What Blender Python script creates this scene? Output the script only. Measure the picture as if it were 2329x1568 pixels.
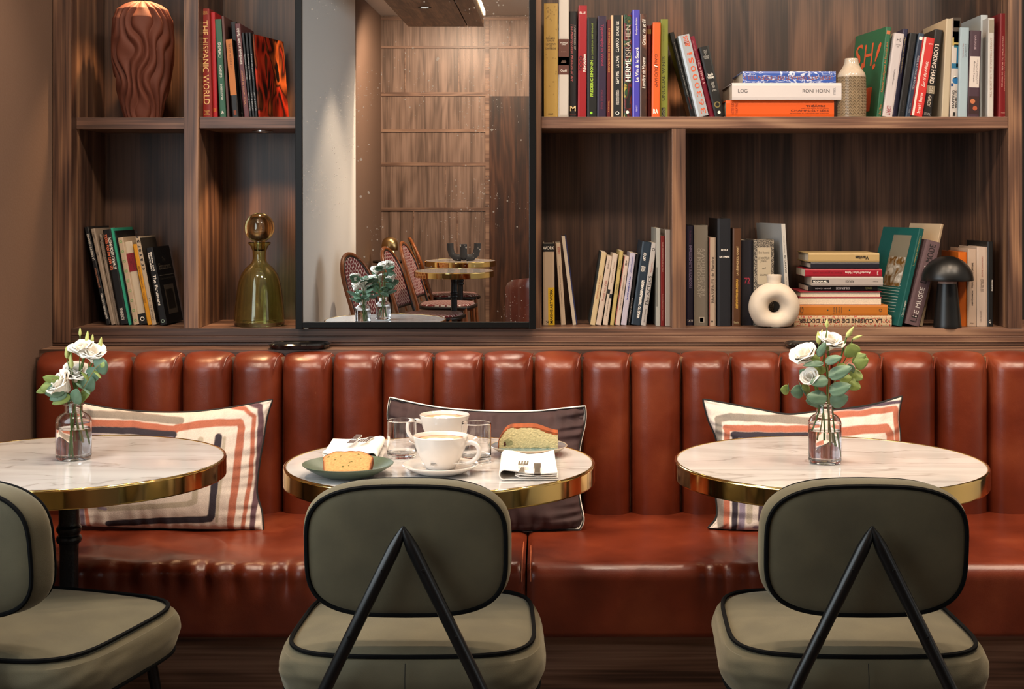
import bpy, bmesh, math, random
from mathutils import Vector, Matrix, noise
R = math.radians
pi = math.pi
random.seed(7)
for _o in list(bpy.data.objects): bpy.data.objects.remove(_o)
SC = bpy.context.scene
COL = SC.collection

# ------------------------------------------------------------------ camera
F, XV, YV, H = 3245.0, 1240.0, 462.0, 1.333      # focal length in pixels, vanishing point, eye height
cd = bpy.data.cameras.new('camera'); cam = bpy.data.objects.new('camera', cd); COL.objects.link(cam)
cam.location = (0, 0, H); cam.rotation_euler = (R(90), 0, 0)
cd.sensor_width = 36; cd.lens = F*36/2329
cd.shift_x = -(XV-1164.5)/2329; cd.shift_y = (YV-784)/2329
cd.clip_start = .05
SC.camera = cam
SC.view_settings.view_transform = 'Standard'; SC.view_settings.look = 'None'
SC.view_settings.gamma = 1; SC.view_settings.use_curve_mapping = False
SC.view_settings.exposure = 0.0

# ------------------------------------------------------------------ world + lights
w = bpy.data.worlds.new('world'); SC.world = w; w.use_nodes = True
w.node_tree.nodes['Background'].inputs[0].default_value = (.85, .9, 1, 1)
w.node_tree.nodes['Background'].inputs[1].default_value = .12

def area(name, loc, rot, sx, sy, power, col, spread=180):
    d = bpy.data.lights.new(name, 'AREA'); d.shape = 'RECTANGLE'; d.size = sx; d.size_y = sy
    d.energy = power; d.color = col; d.spread = R(spread)
    o = bpy.data.objects.new(name, d); COL.objects.link(o); o.location = loc; o.rotation_euler = rot
    return o
def spot(name, loc, tgt, power, col, ang, blend=.35, rad=.02):
    d = bpy.data.lights.new(name, 'SPOT'); d.energy = power; d.color = col
    d.spot_size = R(ang); d.spot_blend = blend; d.shadow_soft_size = rad
    o = bpy.data.objects.new(name, d); COL.objects.link(o); o.location = loc
    v = Vector(tgt)-Vector(loc); o.rotation_euler = v.to_track_quat('-Z', 'Y').to_euler()
    return o
WARM = (1, .76, .55); DAY = (.84, .94, 1)
# daylight through the window in the left wall, then added fill from the right
area('window_daylight', (-1.40, 1.75, 1.62), (0, R(-90), 0), 1.5, 2.3, 58, DAY)
area('fill_light_right', (3.16, -.6, 1.6), (0, R(90), 0), 1.7, 3.6, 17, (.95, .97, 1), 100)
# ceiling downlights over the row of tables
SPOTS = [(-.98, 3.48), (-.28, 3.48), (.55, 3.48), (1.30, 3.48), (1.95, 3.48), (-.95, 2.75), (0, 2.75), (.95, 2.75), (1.9, 2.75)]
for i, (x, y) in enumerate(SPOTS[:5]):
    spot('downlight_beam', (x, y, 2.77), (x, y+.02, .75), (52, 60, 48, 64, 70)[i], WARM, 74, .55, .022)
for i, (x, y) in enumerate(SPOTS[5:]):      # tilted towards the bookcase
    spot('downlight_beam', (x, y, 2.77), (x, 4.10, 1.15), (86, 86, 96, 106)[i], (1, .82, .64), 135, .6, .13)
spot('downlight_beam', (-.81, -1.4, 2.53), (-.81, -1.4, 0), 55, WARM, 100, .5, .03)
spot('downlight_beam', (-.7, -2.7, 2.77), (-.9, -3.9, 0), 150, WARM, 150, .5, .03)
spot('downlight_beam', (.5, -2.3, 2.77), (.3, -3.4, .6), 160, WARM, 150, .5, .03)

# ------------------------------------------------------------------ helpers
def P(px, py, D): return Vector(((px-XV)*D/F, D, H-(py-YV)*D/F))
def px2m(n, D): return n*D/F
def lin(c):
    return tuple((v/12.92 if v <= .04045 else ((v+.055)/1.055)**2.4) for v in c)
def C(h):
    h = h.lstrip('#'); return lin(tuple(int(h[i:i+2], 16)/255 for i in (0, 2, 4)))
def tag(o, label=None, cat=None, group=None, kind=None):
    if label: o['label'] = label
    if cat: o['category'] = cat
    if group: o['group'] = group
    if kind: o['kind'] = kind
    return o
def empty(name, loc=(0, 0, 0), rz=0, label=None, cat=None, group=None):
    o = bpy.data.objects.new(name, None); COL.objects.link(o); o.location = loc; o.rotation_euler = (0, 0, rz)
    o.empty_display_size = .05
    return tag(o, label, cat, group)
class MB:
    """collects geometry for one mesh"""
    def __init__(s): s.v = []; s.f = []; s.m = []; s.c = []
    def add(s, v, f, mi=0):
        n = len(s.v); s.v += [tuple(p) for p in v]; s.f += [tuple(i+n for i in q) for q in f]; s.m += [mi]*len(f)
        return s
    def box(s, x0, x1, y0, y1, z0, z1, mi=0, M=None):
        v = [(x, y, z) for x in (x0, x1) for y in (y0, y1) for z in (z0, z1)]
        if M: v = [M @ Vector(p) for p in v]
        return s.add(v, [(0, 1, 3, 2), (4, 6, 7, 5), (0, 4, 5, 1), (2, 3, 7, 6), (0, 2, 6, 4), (1, 5, 7, 3)], mi)
    def grid(s, nu, nv, fn, cu=False, cv=False, mi=0):
        v = [fn(i/(nu if cu else nu-1), j/(nv if cv else nv-1)) for j in range(nv) for i in range(nu)]
        f = []
        for j in range(nv if cv else nv-1):
            for i in range(nu if cu else nu-1):
                a, b = i, (i+1) % nu; c, d = j, (j+1) % nv
                f.append((c*nu+a, c*nu+b, d*nu+b, d*nu+a))
        return s.add(v, f, mi)
    def lathe(s, prof, n=40, M=None, mi=0, cx=0, cy=0, cap=True):
        v = []; f = []
        for r, z in prof:
            for i in range(n):
                a = 2*pi*i/n; v.append((cx+r*math.cos(a), cy+r*math.sin(a), z))
        for j in range(len(prof)-1):
            for i in range(n):
                k = (i+1) % n; f.append((j*n+i, j*n+k, (j+1)*n+k, (j+1)*n+i))
        if prof[0][0] > 1e-6: f.append(tuple(range(n))[::-1])
        if cap and prof[-1][0] > 1e-6: f.append(tuple((len(prof)-1)*n+i for i in range(n)))
        if M: v = [M @ Vector(p) for p in v]
        return s.add(v, f, mi)
    def tube(s, pts, r, n=8, closed=False, mi=0, caps=True):
        pts = [Vector(p) for p in pts]; N = len(pts); rr = r if isinstance(r, (list, tuple)) else [r]*N
        tang = []
        for i in range(N):
            a = pts[(i-1) % N] if closed or i > 0 else pts[0]; b = pts[(i+1) % N] if closed or i < N-1 else pts[-1]
            t = b-a; tang.append(t.normalized() if t.length > 1e-9 else Vector((0, 0, 1)))
        up = Vector((0, 0, 1)) if abs(tang[0].z) < .9 else Vector((1, 0, 0))
        nrm = (up-tang[0]*up.dot(tang[0])).normalized(); v = []
        for i in range(N):
            nrm = (nrm-tang[i]*nrm.dot(tang[i]))
            nrm = nrm.normalized() if nrm.length > 1e-6 else tang[i].orthogonal().normalized()
            b = tang[i].cross(nrm)
            for k in range(n):
                a = 2*pi*k/n; v.append(pts[i]+(nrm*math.cos(a)+b*math.sin(a))*rr[i])
        f = []
        for i in range(N if closed else N-1):
            j = (i+1) % N
            for k in range(n):
                l = (k+1) % n; f.append((i*n+k, i*n+l, j*n+l, j*n+k))
        if not closed and caps: f.append(tuple(range(n))[::-1]); f.append(tuple((N-1)*n+k for k in range(n)))
        return s.add(v, f, mi)
    def build(s, name, mats, parent=None, smooth=True, loc=None, bevel=0, solid=0, sub=0, cols=None, ang=48):
        me = bpy.data.meshes.new(name); me.from_pydata(s.v, [], s.f); me.update()
        for m in (mats if isinstance(mats, (list, tuple)) else [mats]): me.materials.append(m)
        if any(s.m): me.polygons.foreach_set('material_index', s.m)
        bm = bmesh.new(); bm.from_mesh(me); bmesh.ops.recalc_face_normals(bm, faces=bm.faces); bm.to_mesh(me); bm.free()
        if smooth: me.polygons.foreach_set('use_smooth', [True]*len(me.polygons))
        if smooth and ang is not None:
            me.set_sharp_from_angle(angle=R(ang))
        if cols is not None:
            ca = me.color_attributes.new('Col', 'FLOAT_COLOR', 'POINT')
            ca.data.foreach_set('color', [q for c in cols for q in (c[0], c[1], c[2], 1)])
        o = bpy.data.objects.new(name, me); COL.objects.link(o)
        if parent: o.parent = parent
        if loc is not None: o.location = loc
        if bevel:
            b = o.modifiers.new('bevel', 'BEVEL'); b.width = bevel; b.segments = 2; b.limit_method = 'ANGLE'
        if solid:
            b = o.modifiers.new('solidify', 'SOLIDIFY'); b.thickness = solid; b.offset = 0
        if sub:
            b = o.modifiers.new('subd', 'SUBSURF'); b.levels = sub; b.render_levels = sub
        return o
def copy_tree(o, parent=None):
    c = o.copy(); COL.objects.link(c); c.parent = parent
    for ch in [q for q in bpy.data.objects if q.parent == o]: copy_tree(ch, c)
    return c
def nz(x, y, z=0., s=1.): return noise.noise(Vector((x*s, y*s, z*s)))
def smooth01(t):
    t = max(0, min(1, t)); return t*t*(3-2*t)

# ------------------------------------------------------------------ materials
MC = {}
def pm(name, col, rough=.5, metal=0, spec=.5, sheen=0, coat=0, bump=0, bscale=200, var=0, vscale=8, trans=0, ior=1.45, emit=0, attr=False, alpha=1):
    if name in MC: return MC[name]
    m = bpy.data.materials.new(name); m.use_nodes = True; nt = m.node_tree; b = nt.nodes['Principled BSDF']
    col = C(col) if isinstance(col, str) else col
    b.inputs['Base Color'].default_value = (*col, 1); b.inputs['Roughness'].default_value = rough
    b.inputs['Metallic'].default_value = metal; b.inputs['Specular IOR Level'].default_value = spec
    b.inputs['Sheen Weight'].default_value = sheen; b.inputs['Sheen Roughness'].default_value = .4; b.inputs['Sheen Tint'].default_value = (*[min(1, q*2.2+.12) for q in col], 1); b.inputs['Coat Weight'].default_value = coat
    b.inputs['Transmission Weight'].default_value = trans; b.inputs['IOR'].default_value = ior
    if emit: b.inputs['Emission Color'].default_value = (*col, 1); b.inputs['Emission Strength'].default_value = emit
    src = None
    if attr:
        a = nt.nodes.new('ShaderNodeAttribute'); a.attribute_name = 'Col'; src = a.outputs['Color']
        nt.links.new(src, b.inputs['Base Color'])
    if var or bump:
        tc = nt.nodes.new('ShaderNodeTexCoord')
    if var:
        n = nt.nodes.new('ShaderNodeTexNoise'); n.inputs['Scale'].default_value = vscale; n.inputs['Detail'].default_value = 4
        nt.links.new(tc.outputs['Object'], n.inputs['Vector'])
        mx = nt.nodes.new('ShaderNodeMix'); mx.data_type = 'RGBA'; mx.blend_type = 'MULTIPLY'; mx.inputs[0].default_value = 1
        mr = nt.nodes.new('ShaderNodeMapRange'); mr.inputs[1].default_value = .3; mr.inputs[2].default_value = .7
        mr.inputs[3].default_value = 1-var; mr.inputs[4].default_value = 1+var
        nt.links.new(n.outputs['Fac'], mr.inputs[0])
        cb = nt.nodes.new('ShaderNodeCombineColor')
        for k in range(3): nt.links.new(mr.outputs[0], cb.inputs[k])
        if src: nt.links.new(src, mx.inputs[6])
        else: mx.inputs[6].default_value = (*col, 1)
        nt.links.new(cb.outputs[0], mx.inputs[7]); nt.links.new(mx.outputs[2], b.inputs['Base Color'])
    if bump:
        n = nt.nodes.new('ShaderNodeTexNoise'); n.inputs['Scale'].default_value = bscale; n.inputs['Detail'].default_value = 3
        nt.links.new(tc.outputs['Object'], n.inputs['Vector'])
        bp = nt.nodes.new('ShaderNodeBump'); bp.inputs['Strength'].default_value = bump; bp.inputs['Distance'].default_value = .002
        nt.links.new(n.outputs['Fac'], bp.inputs['Height']); nt.links.new(bp.outputs[0], b.inputs['Normal'])
    MC[name] = m; return m
def ramp(nt, stops):
    r = nt.nodes.new('ShaderNodeValToRGB'); e = r.color_ramp.elements
    while len(e) < len(stops): e.new(.5)
    for i, (p, c) in enumerate(stops): e[i].position = p; e[i].color = (*c, 1)
    return r
def wood(name, axis, dark='#33211a', mid='#5b4031', light='#8a664b', rough=.42, off=0, gain=1):
    if name in MC: return MC[name]
    m = bpy.data.materials.new(name); m.use_nodes = True; nt = m.node_tree; b = nt.nodes['Principled BSDF']
    tc = nt.nodes.new('ShaderNodeTexCoord'); L = nt.links
    def mp(s_long, s_x):
        mpn = nt.nodes.new('ShaderNodeMapping'); s = [s_x]*3; s['xyz'.index(axis)] = s_long
        mpn.inputs['Scale'].default_value = s; mpn.inputs['Location'].default_value = (off, off*1.7, off*.6)
        L.new(tc.outputs['Object'], mpn.inputs['Vector']); return mpn
    a = mp(.55, 13); n1 = nt.nodes.new('ShaderNodeTexNoise'); n1.inputs['Scale'].default_value = 1; n1.inputs['Detail'].default_value = 4; n1.inputs['Distortion'].default_value = .9
    L.new(a.outputs[0], n1.inputs['Vector'])
    c = mp(2.6, 165); n2 = nt.nodes.new('ShaderNodeTexNoise'); n2.inputs['Scale'].default_value = 1; n2.inputs['Detail'].default_value = 5; n2.inputs['Distortion'].default_value = .3
    L.new(c.outputs[0], n2.inputs['Vector'])
    d = mp(.9, 5.5); w1 = nt.nodes.new('ShaderNodeTexNoise'); w1.inputs['Scale'].default_value = 1.3; w1.inputs['Detail'].default_value = 2
    L.new(d.outputs[0], w1.inputs['Vector'])
    mul = nt.nodes.new('ShaderNodeMath'); mul.operation = 'MULTIPLY'; mul.inputs[1].default_value = 34; L.new(w1.outputs['Fac'], mul.inputs[0])
    sn = nt.nodes.new('ShaderNodeMath'); sn.operation = 'SINE'; L.new(mul.outputs[0], sn.inputs[0])
    s1 = nt.nodes.new('ShaderNodeMath'); s1.operation = 'MULTIPLY_ADD'; s1.inputs[1].default_value = .085; L.new(sn.outputs[0], s1.inputs[0]); L.new(n1.outputs['Fac'], s1.inputs[2])
    s2 = nt.nodes.new('ShaderNodeMath'); s2.operation = 'MULTIPLY_ADD'; s2.inputs[1].default_value = .72; s2.inputs[2].default_value = -.36; L.new(n2.outputs['Fac'], s2.inputs[0])
    ad = nt.nodes.new('ShaderNodeMath'); ad.operation = 'ADD'; L.new(s1.outputs[0], ad.inputs[0]); L.new(s2.outputs[0], ad.inputs[1])
    g = lambda h: tuple(v*gain for v in C(h))
    r = ramp(nt, [(.28, g(dark)), (.5, g(mid)), (.74, g(light))])
    L.new(ad.outputs[0], r.inputs[0]); L.new(r.outputs[0], b.inputs['Base Color'])
    b.inputs['Roughness'].default_value = rough
    bp = nt.nodes.new('ShaderNodeBump'); bp.inputs['Strength'].default_value = .12; bp.inputs['Distance'].default_value = .001
    L.new(n2.outputs['Fac'], bp.inputs['Height']); L.new(bp.outputs[0], b.inputs['Normal'])
    MC[name] = m; return m
WV = wood('walnut_vertical_grain', 'z'); WH = wood('walnut_horizontal_grain', 'x', dark='#3b281e', mid='#664839', light='#917058', off=3.1)
WD = wood('walnut_depth_grain', 'y', off=5.2)
WBK = wood('walnut_back_panel', 'z', dark='#22160f', mid='#3e2a20', light='#5c4232', off=8.3)
WFL = wood('dark_floor_boards', 'x', dark='#2c1c14', mid='#4a3428', light='#61483a', off=9)
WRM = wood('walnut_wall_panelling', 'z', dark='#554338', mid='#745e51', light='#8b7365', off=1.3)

def leather():
    m = bpy.data.materials.new('cognac_leather'); m.use_nodes = True; nt = m.node_tree; b = nt.nodes['Principled BSDF']; L = nt.links
    tc = nt.nodes.new('ShaderNodeTexCoord')
    n = nt.nodes.new('ShaderNodeTexNoise'); n.inputs['Scale'].default_value = 5; n.inputs['Detail'].default_value = 6; L.new(tc.outputs['Object'], n.inputs['Vector'])
    r = ramp(nt, [(.3, C('#511c0c')), (.55, C('#6b2a15')), (.8, C('#874023'))]); L.new(n.outputs['Fac'], r.inputs[0]); L.new(r.outputs[0], b.inputs['Base Color'])
    n2 = nt.nodes.new('ShaderNodeTexNoise'); n2.inputs['Scale'].default_value = 420; n2.inputs['Detail'].default_value = 2; L.new(tc.outputs['Object'], n2.inputs['Vector'])
    n3 = nt.nodes.new('ShaderNodeTexNoise'); n3.inputs['Scale'].default_value = 22; n3.inputs['Detail'].default_value = 3; L.new(tc.outputs['Object'], n3.inputs['Vector'])
    mx = nt.nodes.new('ShaderNodeMath'); mx.operation = 'MULTIPLY_ADD'; mx.inputs[1].default_value = 5; L.new(n3.outputs['Fac'], mx.inputs[0]); L.new(n2.outputs['Fac'], mx.inputs[2])
    bp = nt.nodes.new('ShaderNodeBump'); bp.inputs['Strength'].default_value = .16; bp.inputs['Distance'].default_value = .0012
    L.new(mx.outputs[0], bp.inputs['Height']); L.new(bp.outputs[0], b.inputs['Normal'])
    mr = nt.nodes.new('ShaderNodeMapRange'); mr.inputs[3].default_value = .25; mr.inputs[4].default_value = .40; L.new(n.outputs['Fac'], mr.inputs[0]); L.new(mr.outputs[0], b.inputs['Roughness'])
    b.inputs['Specular IOR Level'].default_value = .55
    return m
LEA = leather()
def marble():
    m = bpy.data.materials.new('white_marble'); m.use_nodes = True; nt = m.node_tree; b = nt.nodes['Principled BSDF']; L = nt.links
    tc = nt.nodes.new('ShaderNodeTexCoord'); mp = nt.nodes.new('ShaderNodeMapping'); mp.inputs['Rotation'].default_value = (0, 0, .5); mp.inputs['Scale'].default_value = (.8, 3.0, 1)
    oi = nt.nodes.new('ShaderNodeObjectInfo'); va = nt.nodes.new('ShaderNodeVectorMath'); va.operation = 'MULTIPLY_ADD'
    va.inputs[1].default_value = (1, 1, 1); L.new(tc.outputs['Object'], va.inputs[0]); L.new(oi.outputs['Location'], va.inputs[2])
    L.new(va.outputs[0], mp.inputs[0])
    def vein(sc, det, dist, p0, p1, c1):
        n = nt.nodes.new('ShaderNodeTexNoise'); n.inputs['Scale'].default_value = sc; n.inputs['Detail'].default_value = det; n.inputs['Distortion'].default_value = dist
        L.new(mp.outputs[0], n.inputs['Vector'])
        s = nt.nodes.new('ShaderNodeMath'); s.operation = 'SUBTRACT'; s.inputs[1].default_value = .5; L.new(n.outputs['Fac'], s.inputs[0])
        a = nt.nodes.new('ShaderNodeMath'); a.operation = 'ABSOLUTE'; L.new(s.outputs[0], a.inputs[0])
        r = ramp(nt, [(p0, (c1,)*3), (p1, (1, 1, 1))]); L.new(a.outputs[0], r.inputs[0]); return r
    v1 = vein(2.3, 9, .5, 0, .013, .50); v2 = vein(1.5, 6, 1.0, 0, .12, .70)
    mx = nt.nodes.new('ShaderNodeMix'); mx.data_type = 'RGBA'; mx.blend_type = 'MULTIPLY'; mx.inputs[0].default_value = .75
    L.new(v1.outputs[0], mx.inputs[6]); L.new(v2.outputs[0], mx.inputs[7])
    m2 = nt.nodes.new('ShaderNodeMix'); m2.data_type = 'RGBA'; m2.inputs[6].default_value = (*C('#7d736c'), 1); m2.inputs[7].default_value = (*C('#c4c1be'), 1)
    L.new(mx.outputs[2], m2.inputs[0]); L.new(m2.outputs[2], b.inputs['Base Color'])
    b.inputs['Roughness'].default_value = .07
    return m
MAR = marble()
BRASS = pm('polished_brass', (.82, .56, .20), .10, 1)
BRASSD = pm('brushed_brass', (.62, .44, .20), .28, 1)
BLK = pm('black_metal', (.004, .004, .004), .30, 0, .4)
IRON = pm('black_cast_iron', (.012, .012, .013), .35, bump=.5, bscale=180)
OLIVE = pm('olive_velvet', C('#4e4733'), .85, sheen=1.0, bump=.25, bscale=900, var=.16, vscale=14)
PIPE = pm('black_piping', (.003, .003, .003), .8, spec=.1)
GLASS = pm('clear_glass', (1, 1, 1), .0, trans=1, ior=1.45)
WATER = pm('water', (1, 1, 1), .0, trans=1, ior=1.33)
CHINA = pm('white_china', C('#d8cfc6'), .12, coat=.4)
LINEN = pm('white_linen', C('#eee6dc'), .9, bump=.3, bscale=700)
STEEL = pm('polished_steel', (.75, .73, .70), .24, 1)
STEM = pm('green_stem', C('#4c6b2c'), .5)
PETAL = pm('white_petal', C('#f2ebdf'), .6, sheen=.2)
BUDM = pm('green_bud', C('#b9bf74'), .55)
EUC = pm('eucalyptus_leaf', C('#5f7a62'), .5, var=.2, vscale=30)
EUC2 = pm('young_eucalyptus_leaf', C('#7f8f4a'), .5, var=.2, vscale=30)
PAGES = pm('page_edges', C('#c9b9a3'), .9, var=.12, vscale=300)
# ------------------------------------------------------------------ the room
XL = -1.431; XR = 3.2; YB = -4.24; YF = 4.47; ZC = 2.8
WALLB = pm('brown_plaster', C('#6a5243'), .75, bump=.25, bscale=160)
WHITE = pm('white_plaster', C('#e6e3dc'), .85, bump=.1, bscale=120)
CEIL = pm('white_ceiling', C('#dfdbd4'), .9)
def struct(name, mb, m, **k):
    o = mb.build(name, m, smooth=False, **k); return tag(o, kind='structure')
struct('floor', MB().box(XL-.3, XR+.1, YB-.1, YF+.1, -.06, 0), WFL)
struct('ceiling', MB().box(XL-.3, XR+.1, YB-.1, YF+.1, ZC, ZC+.06), CEIL)
# left wall: brown pier by the bookcase, window, white stretch, brown pier at the back
struct('wall_left', MB().box(XL-.12, XL, 3.15, YF, 0, ZC).box(XL-.12, XL, -.2, 3.15, 0, .85).box(XL-.12, XL, -.2, 3.15, 2.45, ZC).box(XL-.12, XL, -.2, .45, .85, 2.45)
       .box(XL-.12, XL, YB, -2.56, 0, ZC), WALLB)
struct('wall_left_white', MB().box(XL-.12, XL-.001, -2.56, -.2, 0, ZC), WHITE)
wf = MB()
for y in (.45, 1.35, 2.25, 3.11): wf.box(XL-.09, XL-.05, y, y+.04, .85, 2.45)
for z in (.85, 2.41): wf.box(XL-.09, XL-.05, .49, 3.11, z, z+.04)
struct('window_1', wf, BLK)
struct('wall_back', MB().box(XL-.3, XR+.1, YB-.1, YB, 0, ZC), WRM)
struct('wall_right', MB().box(XR, XR+.1, YB, YF, 0, .72).box(XR, XR+.1, YB, YF, 2.48, ZC).box(XR, XR+.1, YB, -2.42, .72, 2.48).box(XR, XR+.1, 1.22, YF, .72, 2.48), WHITE)
wf = MB()
for y in (-2.42, -1.22, -.02, 1.18): wf.box(XR+.02, XR+.06, y, y+.04, .72, 2.48)
for z in (.72, 2.44): wf.box(XR+.02, XR+.06, -2.38, 1.18, z, z+.04)
struct('added_window_2', wf, BLK)  # unseen window, added to frame the fill light on this wall
DARKW = pm('dark_charcoal_wall', (.012, .011, .010), .7)
struct('wall_front', MB().box(XL-.3, XR+.1, YF, YF+.1, 0, ZC), DARKW)
# panelling seen in the mirror: rails and stiles on the back wall (virtual depth from the camera 12.5 m)
pn = MB(); Dv = 12.46
def mz(py, D=Dv): return H+.083-(py-400)*D/F
def mx(px, D=Dv): return (px-XV)*D/F
for a, b_ in ((43, 50), (108, 114), (213, 222), (297, 304), (373, 380), (476, 483)):
    pn.box(XL, mx(1104) if a > 210 else XR, YB, YB+.010, mz(b_), mz(a))
pn.box(mx(1104), mx(1113), YB, YB+.0101, 0, mz(43)); pn.box(XL, mx(1104), YB, YB+.02, .0, .1)
for p, a, b_ in ((922, 114, 213), (1044, 114, 213), (1013, 380, 476), (1160, 50, 108), (941, 483, 900), (1040, 483, 900)):
    pn.box(mx(p)-.004, mx(p)+.004, YB, YB+.008, max(.1, mz(b_)), mz(a))
struct('trim_1', pn, wood('walnut_rail', 'x', dark='#523c31', mid='#7a5e4e', light='#927561', off=2))
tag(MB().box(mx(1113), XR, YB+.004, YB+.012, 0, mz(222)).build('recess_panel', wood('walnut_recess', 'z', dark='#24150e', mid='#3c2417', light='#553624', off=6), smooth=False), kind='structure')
# wooden soffit with a warm light strip along its edge
sx0, sx1, sz = -1.04, -.467, 2.54
sf = empty('ceiling_soffit', (sx0, -2.65, sz), label='long walnut ceiling raft with a warm glowing strip along one edge, seen in the mirror', cat='ceiling raft')
MB().box(0, sx1-sx0-.125, 0, 5.0, 0, .12).box(sx1-sx0-.118, sx1-sx0, 0, 5.0, 0, .12).build('raft_board', WD, sf, smooth=False)
LED = pm('warm_light_strip', (1, .68, .36), emit=14)
MB().box(sx1-sx0+.002, sx1-sx0+.012, .02, 4.98, .085, .115).build('light_strip', LED, sf, smooth=False)
LAMPE = pm('lamp_lens', (1, .78, .52), emit=12)
def downlight(x, y, z, lab, g):
    o = empty('downlight', (x, y, z), label=lab, cat='downlight', group=g)
    MB().lathe([(.045, 0), (.045, -.004), (.032, -.005), (.030, 0)], 24).build('trim_ring', BLK, o)
    MB().lathe([(.0, -.0015), (.028, -.0015), (.028, 0)], 24).build('lens', LAMPE, o)
    return o
downlight(-.81, -1.4, sz, 'small recessed downlight glowing in the walnut ceiling raft, seen in the mirror', None)
for i, (x, y) in enumerate(SPOTS):
    downlight(x, y, ZC-.002, ('recessed ceiling downlight straight above the banquette edge, ' if i < 5 else 'recessed ceiling downlight tilted towards the bookcase, ')+('leftmost of its row', 'second of its row from the brown wall', 'third of its row from the brown wall', 'fourth of its row from the brown wall', 'fifth of its row from the brown wall')[i if i < 5 else i-5], 'downlights above the tables')

# ------------------------------------------------------------------ bookcase
DS, DB = 4.14, 4.455        # front and back of the shelves
def X(px, D=DS): return (px-XV)*D/F
def Z(py, D=DS): return H-(py-YV)*D/F
ZL = Z(747.5); ZU = 1.584; ZU0 = Z(291.5)
bc = empty('bookcase', (XL, DS, ZL), label='built-in walnut bookcase with open bays, above the leather banquette', cat='bookcase')
def bpart(name, mb, m, bevel=.0012):
    mb.v = [(v[0]-XL, v[1]-DS, v[2]-ZL) for v in mb.v]
    return mb.build(name, m, bc, smooth=False, bevel=bevel)
TOPZ = 2.35
bpart('side_panel', MB().box(XL+.002, X(162), DS, DB, Z(780), TOPZ), WV)
bpart('side_panel', MB().box(X(2293.5), X(2325), DS, DB, ZL, TOPZ), WV)
bpart('divider', MB().box(X(417.5), X(451), DS+.002, DB, ZL, TOPZ), WV)
bpart('divider', MB().box(X(694), X(726), DS+.002, DB, ZL, TOPZ), WV)
bpart('divider', MB().box(X(1202), X(1231.5), DS+.002, DB, ZL, TOPZ), WV)
bpart('divider', MB().box(X(1528.5), X(1560), DS+.006, DB, ZL, ZU0), WV)
bpart('shelf', MB().box(X(162), X(417.5), DS+.046, DB, ZU0, ZU), WH)
bpart('shelf', MB().box(X(451), X(694), DS+.012, DB, ZU0, ZU), WH)
bpart('shelf', MB().box(X(1231.5), X(2293.5), DS+.004, DB, ZU0, ZU), WH)
bpart('base_shelf', MB().box(X(162), X(2330)+.8, DS, DB, ZL-.022, ZL), WH)
bpart('top_shelf', MB().box(X(162), X(2293.5), DS+.02, DB, 2.12, 2.16), WH)
bpart('base_board', MB().box(X(162), X(2330)+.8, DS-.0005, DS+.02, Z(779), ZL-.0225), WH)
bpart('base_board', MB().box(X(118), X(2330)+.8, DS+.004, DS+.02, .9185, Z(780)), WH)
bpart('back_panel', MB().box(X(162), X(2293.5), DB, DB+.012, .8, TOPZ), WBK, 0)
lg = struct('trim_2', MB().box(XL+.001, X(2330)+.8, 4.035, DS+.002, .900, .918), WH)
# recessed shelf lights
def shelf_light(px, D, z, power, lab, ang=95, aim=None):
    x = (px-XV)*D/F
    o = empty('shelf_downlight', (x, D, z), label=lab, cat='downlight', group=None)
    MB().lathe([(.032, 0), (.032, -.003), (.024, -.004), (.022, 0)], 24).build('trim_ring', STEEL, o)
    MB().lathe([(.0, -.001), (.021, -.001), (.021, 0)], 20).build('lens', LAMPE, o)
    t = aim if aim else (x, D, z-1)
    spot('shelf_beam', (x, D, z-.012), t, power, (1, .60, .30), ang, .6, .012)
shelf_light(362, 4.27, 2.12, 26, 'tiny recessed light under the top shelf above the ribbed brown vase', 80)
shelf_light(666, 4.30, 2.12, 75, 'tiny recessed light under the top shelf behind the red-spined books', 20, (X(666, 4.40), 4.40, 1.60))
shelf_light(597, 4.30, ZU0, 12, 'tiny recessed light under the shelf above the green glass decanter', 100)
shelf_light(1540, 4.30, 2.12, 120, 'tiny recessed light under the top shelf beside the leaning black book', 22, (X(1540, 4.40), 4.40, 1.60))
shelf_light(1960, 4.22, 2.12, 4, 'tiny recessed light under the top shelf above the row of leaning books', 120)

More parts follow.
